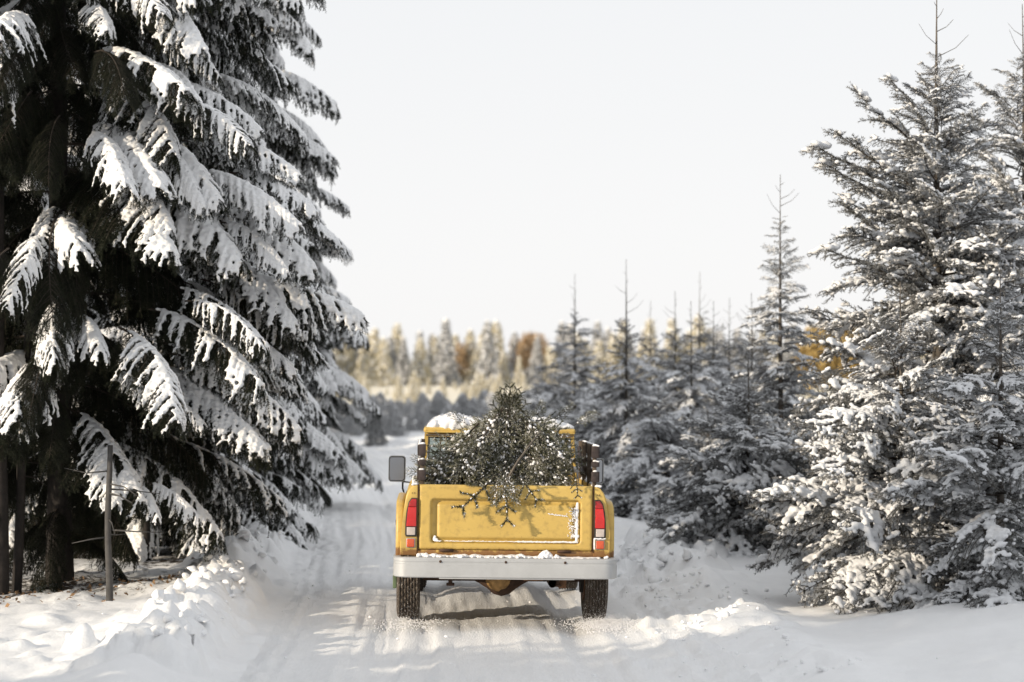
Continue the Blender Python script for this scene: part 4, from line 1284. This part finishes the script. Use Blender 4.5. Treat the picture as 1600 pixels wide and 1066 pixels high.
# --- wheels
def wheel(x, y, outer):
    bm = bmesh.new()
    Wd = .205
    prof = []
    hw = Wd / 2
    prof += [(-hw + .02, .20), (-hw + .005, .25), (-hw, .31), (-hw + .006, .35), (-hw + .018, .367)]
    rib = np.linspace(-hw + .022, hw - .022, 26)
    for i, a in enumerate(rib): prof.append((a, .375 if (i // 2) % 2 == 0 else .362))
    prof += [(hw - .018, .367), (hw - .006, .35), (hw, .31), (hw - .005, .25), (hw - .02, .20)]
    seg = 96
    lathe(bm, prof, (0, 0, 0), 'x', seg)
    for v in bm.verts:      # tread lugs
        r_ = math.hypot(v.co.y, v.co.z)
        if r_ > .355:
            a = math.atan2(v.co.z, v.co.y); k = int(round(a / (2 * PI) * seg)) + int(round((v.co.x + hw) * 40))
            if k % 3 == 0:
                f = (r_ - .010) / r_; v.co.y *= f; v.co.z *= f
    t_ = bm_obj('wheel', bm, M_TYRE, truck, True, 50); t_.location = (x, y, .373)
    bm = bmesh.new()
    s = outer
    lathe(bm, [(s * -.10, .205), (s * -.09, .195), (s * -.02, .185), (s * .03, .18), (s * .035, .12), (s * .05, .09), (s * .085, .07), (s * .09, 0)], (0, 0, 0), 'x', 32)
    lathe(bm, [(s * .095, .207), (s * .08, .195), (s * .03, .182)], (0, 0, 0), 'x', 32)
    bm_obj('rim', bm, M_RUST2, t_, True, 50)
    bm = bmesh.new(); lathe(bm, [(s * -.13, 0), (s * -.13, .13), (s * -.07, .145), (s * -.04, .145)], (0, 0, 0), 'x', 24); bm_obj('brake_drum', bm, M_UNDER, t_, True, 50)
    return t_
for s in (-1, 1):
    wheel(s * .825, .93, s); wheel(s * .77, 3.98, s)

# --- stake racks
def rack(x, s, lean):
    bm = bmesh.new(); box(bm, x - .017, x + .017, .07, .115, 1.15, 1.565, .004); rk = part('side_rack', bm, M_STAKE)
    for y in (.75, 1.4, 1.95):
        bm = bmesh.new(); box(bm, x - .017, x + .017, y - .022, y + .022, 1.15, 1.565, .004); part('stake', bm, M_STAKE, rk)
    for (a, b_, w_) in ((1.463, 1.563, .030), (1.387, 1.430, .030), (1.257, 1.344, .030)):
        bm = bmesh.new(); box(bm, x - w_, x - .0175 if s < 0 else x + w_, .03, 2.03, a, b_, .004) if False else box(bm, x - w_, x + w_, .018, .066, a, b_, .004); part('board_end', bm, M_BOARD, rk)
        bm = bmesh.new(); xo = x + s * .030
        box(bm, xo - .012, xo + .012, .068, 2.03, a, b_, .003); part('board', bm, M_BOARD, rk)
    C = []; S = []
    for k in range(70):
        y = rg.uniform(.03, 2.0)
        for z in (1.563, 1.430):
            if rg.random() < .6: r_ = rg.uniform(.006, .015); C.append((x + s * .026, y, z)); S.append((.014, r_ * 2.2, r_))
    for k in range(6): C.append((x + rg.normal(0, .008), .05, 1.568)); S.append((.020, .022, .014))
    for k in range(4): C.append((x - .0 + rg.normal(0, .006), .05, 1.437)); S.append((.018, .02, .012))
    for k in range(4): C.append((x - .0 + rg.normal(0, .006), .05, 1.350)); S.append((.018, .02, .012))
    mobj('snow', remesh_blobs('snow', C, S, .006, M_SNOWT, 1, .002, 6), rk)
rack(-.715, -1, 0); rack(.755, 1, 0)
bm = bmesh.new(); tube(bm, [(.70, .9, 1.30), (.74, 1.9, 1.50)], .018, 8); part('brace', bm, M_BOARD)

# --- door mirrors
for s in (-1, 1):
    mxx = s * .972
    def rrect(cx, cz, hx, hz, r_, n=5):
        o_ = []
        for (ax_, az_, a0) in ((1, 1, 0), (-1, 1, 90), (-1, -1, 180), (1, -1, 270)):
            for k in range(n + 1):
                a = R(a0 + 90 * k / n); o_.append((cx + ax_ * (hx - r_) + r_ * math.cos(a), cz + az_ * (hz - r_) + r_ * math.sin(a)))
        return o_
    bm = bmesh.new(); prism(bm, rrect(mxx, 1.245, .083, .127, .03), 'y', 3.0, 3.05, .012, 3); mi = part('door_mirror', bm, M_RUBBER)
    bm = bmesh.new(); prism(bm, rrect(mxx - .002, 1.245, .070, .113, .022), 'y', 2.994, 3.004, 0); part('mirror_glass', bm, M_MIRROR, mi, False)
    bm = bmesh.new(); ol = [Vector((p[0], 2.994, p[1])) for p in rrect(mxx, 1.245, .079, .123, .03)]; tube(bm, ol + [ol[0]], .0035, 6, False); part('mirror_trim', bm, M_CHROME, mi)
    bm = bmesh.new(); tube(bm, [(s * .915, 3.02, 1.14), (s * .915, 3.02, 1.05), (s * .86, 3.03, .90), (s * .80, 3.03, .86)], .009, 8); tube(bm, [(s * .915, 3.02, 1.12), (s * .74, 3.03, 1.10)], .007, 8); part('mirror_arm', bm, M_UNDER, mi)

# ================================================================== cut fir tree in the truck bed
def bough_c(seed, dens=470, snow=1.0):
    rng = np.random.default_rng(seed); L = Leafs(seed); C = []; S = []
    droop = rng.uniform(-.05, .22); wy = rng.uniform(-.08, .08)
    def stem(t): return np.array([.60 * t, wy * t * t, -.0 - droop * t * t])
    P = np.array([stem(t) for t in np.linspace(0, 1, 9)])
    L.twig(P, .009, .0025); L.needles(P[2:], dens, .026, .0052, fwd=.75)
    for i in range(7):
        t = .16 + .80 * i / 7
        tg = nrm(stem(t + .01) - stem(t - .01)); p0 = stem(t)
        for side in (-1, 1):
            l = .26 * (1 - .68 * t) * rng.uniform(.75, 1.15)
            d = nrm(tg * .75 + np.array([0, side * .75, rng.uniform(-.15, .2)]))
            Q = np.array([p0 + d * l * s + np.array([0, 0, -.05 * s * s]) for s in np.linspace(0, 1, 4)])
            L.twig(Q, .004, .002); L.needles(Q, dens, .025, .0052, fwd=.75)
            if l > .13:
                for sd2 in (-1, 1):
                    a = Q[1] + (Q[2] - Q[1]) * rng.random(); e = nrm(d * .7 + np.cross(d, [0, 0, 1]) * sd2 * .7)
                    W = np.array([a, a + e * l * .4]); L.twig(W, .003, .0015); L.needles(W, dens, .024, .0052, fwd=.75)
            if rng.random() < .5 * snow:
                for k in range(rng.integers(2, 6)):
                    f = rng.uniform(.1, 1); r_ = rng.uniform(.004, .009)
                    pt = p0 + d * l * f; C.append(pt + [rng.normal(0, .006), rng.normal(0, .006), .008]); S.append((r_ * 1.9, r_ * 1.0, r_ * .8))
    for k in range(int(6 * snow)):
        t = rng.uniform(.1, .95); r_ = rng.uniform(.007, .015); C.append(stem(t) + [0, rng.normal(0, .008), .010]); S.append((r_ * 1.5, r_ * 1.2, r_))
    for k in range(int(1 * snow)):
        t = rng.uniform(.2, .9); c = stem(t)
        for j in range(5): r_ = rng.uniform(.011, .020); C.append(c + rng.normal(0, .013, 3) + [0, 0, .012]); S.append((r_, r_, r_ * .8))
    return L.mesh('branch', [M_TWIG, M_FIR]), remesh_blobs('snow', C, S, .0055, M_SNOWT, 1, .002, seed)
def sprig(seed):
    rng = np.random.default_rng(seed); L = Leafs(seed); C = []; S = []
    P = np.array([[.0, 0, 0], [.2, .01, .0], [.42, 0, 0]]); L.twig(P, .008, .003); L.needles(P, 1100, .030, .006, fwd=.45)
    for (x, a, l) in ((.13, 55, .15), (.13, -50, .17), (.26, 60, .12), (.26, -58, .13), (.40, 45, .10), (.40, -42, .10)):
        a = R(a + rng.uniform(-8, 8)); Q = np.array([[x, 0, 0], [x + math.cos(a) * l, math.sin(a) * l, rng.uniform(-.02, .02)]])
        L.twig(Q, .004, .002); L.needles(Q, 1300, .029, .006, fwd=.45)
        for k in range(2):
            f = rng.uniform(.2, 1); r_ = rng.uniform(.004, .008); C.append(Q[0] + (Q[1] - Q[0]) * f + [0, 0, .012]); S.append((r_ * 1.5, r_, r_))
    for k in range(6):
        f = rng.uniform(.1, 1) * .42; r_ = rng.uniform(.005, .010); C.append(np.array([f, rng.normal(0, .004), .013])); S.append((r_ * 1.8, r_, r_))
    return L.mesh('branch', [M_TWIG, M_SPRIG]), remesh_blobs('snow', C, S, .005, M_SNOWT, 1, .002, seed)
BC = [bough_c(300 + i) for i in range(6)] + [sprig(330), sprig(331)]
fir = thing('cut_fir_tree', 'freshly cut snowy fir tree heaped in the truck bed, hanging over the tailgate', 'fir tree', (TX, TY, TZ), R(2.0))
bm = bmesh.new()
tpts = [(.05, 1.85, .86), (.03, 1.4, 1.08), (.03, .95, 1.36), (.04, .62, 1.62), (.055, .45, 1.80), (.06, .36, 2.02)]
tube(bm, tpts, [.045, .038, .028, .018, .010, .005], 10); bm_obj('trunk', bm, M_BARK_R, fir, True)
def put_c(p, d, s, roll=0.0, k=None, snow=True):
    d = Vector(d).normalized()
    up_ = Vector((0, -.8, .6)) if abs(d.y) < .9 else Vector((0, 0, 1))
    yv = up_.cross(d).normalized(); zv = d.cross(yv)
    M = Matrix((d, yv, zv)).transposed().to_4x4()
    M = M @ Matrix.Rotation(roll, 4, 'X')
    M = Matrix.Translation(p) @ M @ Matrix.Scale(s, 4)
    pr = BC[random_c.randrange(6) if k is None else k]
    o = bpy.data.objects.new('branch', pr[0]); o.matrix_local = M; link(o, fir)
    if snow: link(bpy.data.objects.new('snow', pr[1]), o)
    return o
random_c = random.Random(12)
def tp(f):
    f = f * (len(tpts) - 1); i = min(int(f), len(tpts) - 2); a = f - i
    return Vector(tpts[i]).lerp(Vector(tpts[i + 1]), a)
def width_at(z):      # outline of the heap, half width left and right
    zz = [1.2, 1.35, 1.45, 1.55, 1.65, 1.75, 1.85, 1.95]
    return np.interp(z, zz, [.80, .70, .54, .40, .29, .24, .14, .05]), np.interp(z, zz, [.72, .72, .62, .50, .36, .28, .16, .05])
cnt_c = 0
tries = 0
while cnt_c < 235 and tries < 8000:
    tries += 1
    # pick the place where the tip of the bough ends, in the heap's outline
    z = random_c.uniform(1.14, 1.88) if random_c.random() < .5 else random_c.uniform(1.12, 1.48)
    wl, wr = width_at(max(1.2, z)); x = random_c.uniform(-wl, wr)
    y = random_c.uniform(.10, 1.0) + (z - 1.2) * .35
    tip = Vector((x, y, z))
    src = tp(random_c.uniform(.35, .98)); src = src.lerp(tip, random_c.uniform(0, .45))
    v = tip - src
    if v.length < .14: continue
    s = min(1.15, max(.42, v.length / .60 * random_c.uniform(.8, 1.0)))
    st = tip - v.normalized() * .6 * s
    if st.z < .9: continue
    put_c(st, v, s, random_c.uniform(-.9, .9)); cnt_c += 1
# crown tip standing up
for a, l_ in ((0, .30), (30, .2), (60, .21), (120, .24), (150, .22), (180, .22), (210, .2), (240, .24), (300, .21), (330, .22)):
    put_c((.06, .36, 1.86), (math.cos(R(a)) * .85 * (a > 0), -math.sin(R(a)) * .3, 1.0), l_ * 1.45, random_c.uniform(-.5, .5), snow=False)
for a in range(8):
    put_c((.06, .42, 1.70), (math.cos(a * .8) * .8, math.sin(a * .8) * .5 - .2, .65), .42, random_c.uniform(-.5, .5))
for (dx_, s_, z_) in ((0, .62, 1.80), (.55, .46, 1.84), (-.55, .46, 1.84), (.9, .5, 1.76), (-.95, .52, 1.75), (.3, .5, 1.84), (-.28, .48, 1.85)):
    put_c((.06, .30, z_), (dx_, -.1, 1.0), s_, random_c.uniform(-.3, .3), 6 if dx_ >= 0 else 7, snow=False)
# boughs over the tailgate
for (px_, pz_, dx, dz, s, kk) in ((-.08, 1.30, -.72, -.66, .95, 6), (.0, 1.27, .06, -1, .85, 7), (-.02, 1.30, -.30, -1, .45, None), (.06, 1.28, .15, -1, .40, None), (.02, 1.32, .30, -1, .42, None), (-.06, 1.27, -.25, -1, .36, None), (.12, 1.3, .6, -.8, .7, 6), (.60, 1.30, .1, -1, .45, 7), (.03, 1.36, -.1, -.8, .5, None)):
    put_c((px_, .0 - random_c.uniform(0, .04), pz_), (dx, -.2 - .45 * random_c.random(), dz), s, random_c.uniform(-.3, .3), kk)
for (p, d, s) in (((-.60, .2, 1.30), (-1, -.2, .15), .42), ((-.62, .25, 1.36), (-.8, -.2, .5), .35), ((.62, .5, 1.72), (.8, -.1, .6), .42), ((.45, .6, 1.75), (.7, -.1, .7), .42), ((-.3, .6, 1.72), (-.7, 0, .7), .35), ((.30, .6, 1.75), (.3, 0, .9), .35)):
    put_c(p, d, s, random_c.uniform(-.5, .5))
bm = bmesh.new(); tube(bm, [(.0, .12, 1.22), (.12, .16, 1.42), (.24, .22, 1.58), (.33, .30, 1.68)], [.012, .011, .009, .005], 8); bm_obj('bare_limb', bm, M_BARK_R, fir, True)

# powder thrown up by the wheels
C = []; S = []
rp = np.random.default_rng(21)
for (wx, n) in ((-.88, 1500), (.80, 5200)):
    for k in range(n):
        q = abs(rp.normal(0, 1))
        x = wx + rp.normal(0, .10 + .07 * q); y = TY + .93 - .30 - abs(rp.normal(0, .35)); z = abs(rp.normal(0, .045 + .05 * (q > 1.2))) - .03
        r_ = rp.uniform(.0006, .0024) if z > .03 else rp.uniform(.0015, .005)
        C.append((x, y, z)); S.append((r_, r_, r_))
VV, FF = blobs(C, S, ICO1)
o = mobj('snow_spray', np_mesh('snow_spray', VV, FF, [M_SNOWT], smooth=True)); o['kind'] = 'stuff'
o['label'] = 'powder snow thrown up behind the two rear wheels of the truck'; o['category'] = 'snow'
print('done', round(time.time() - T0, 1), len(bpy.data.objects))
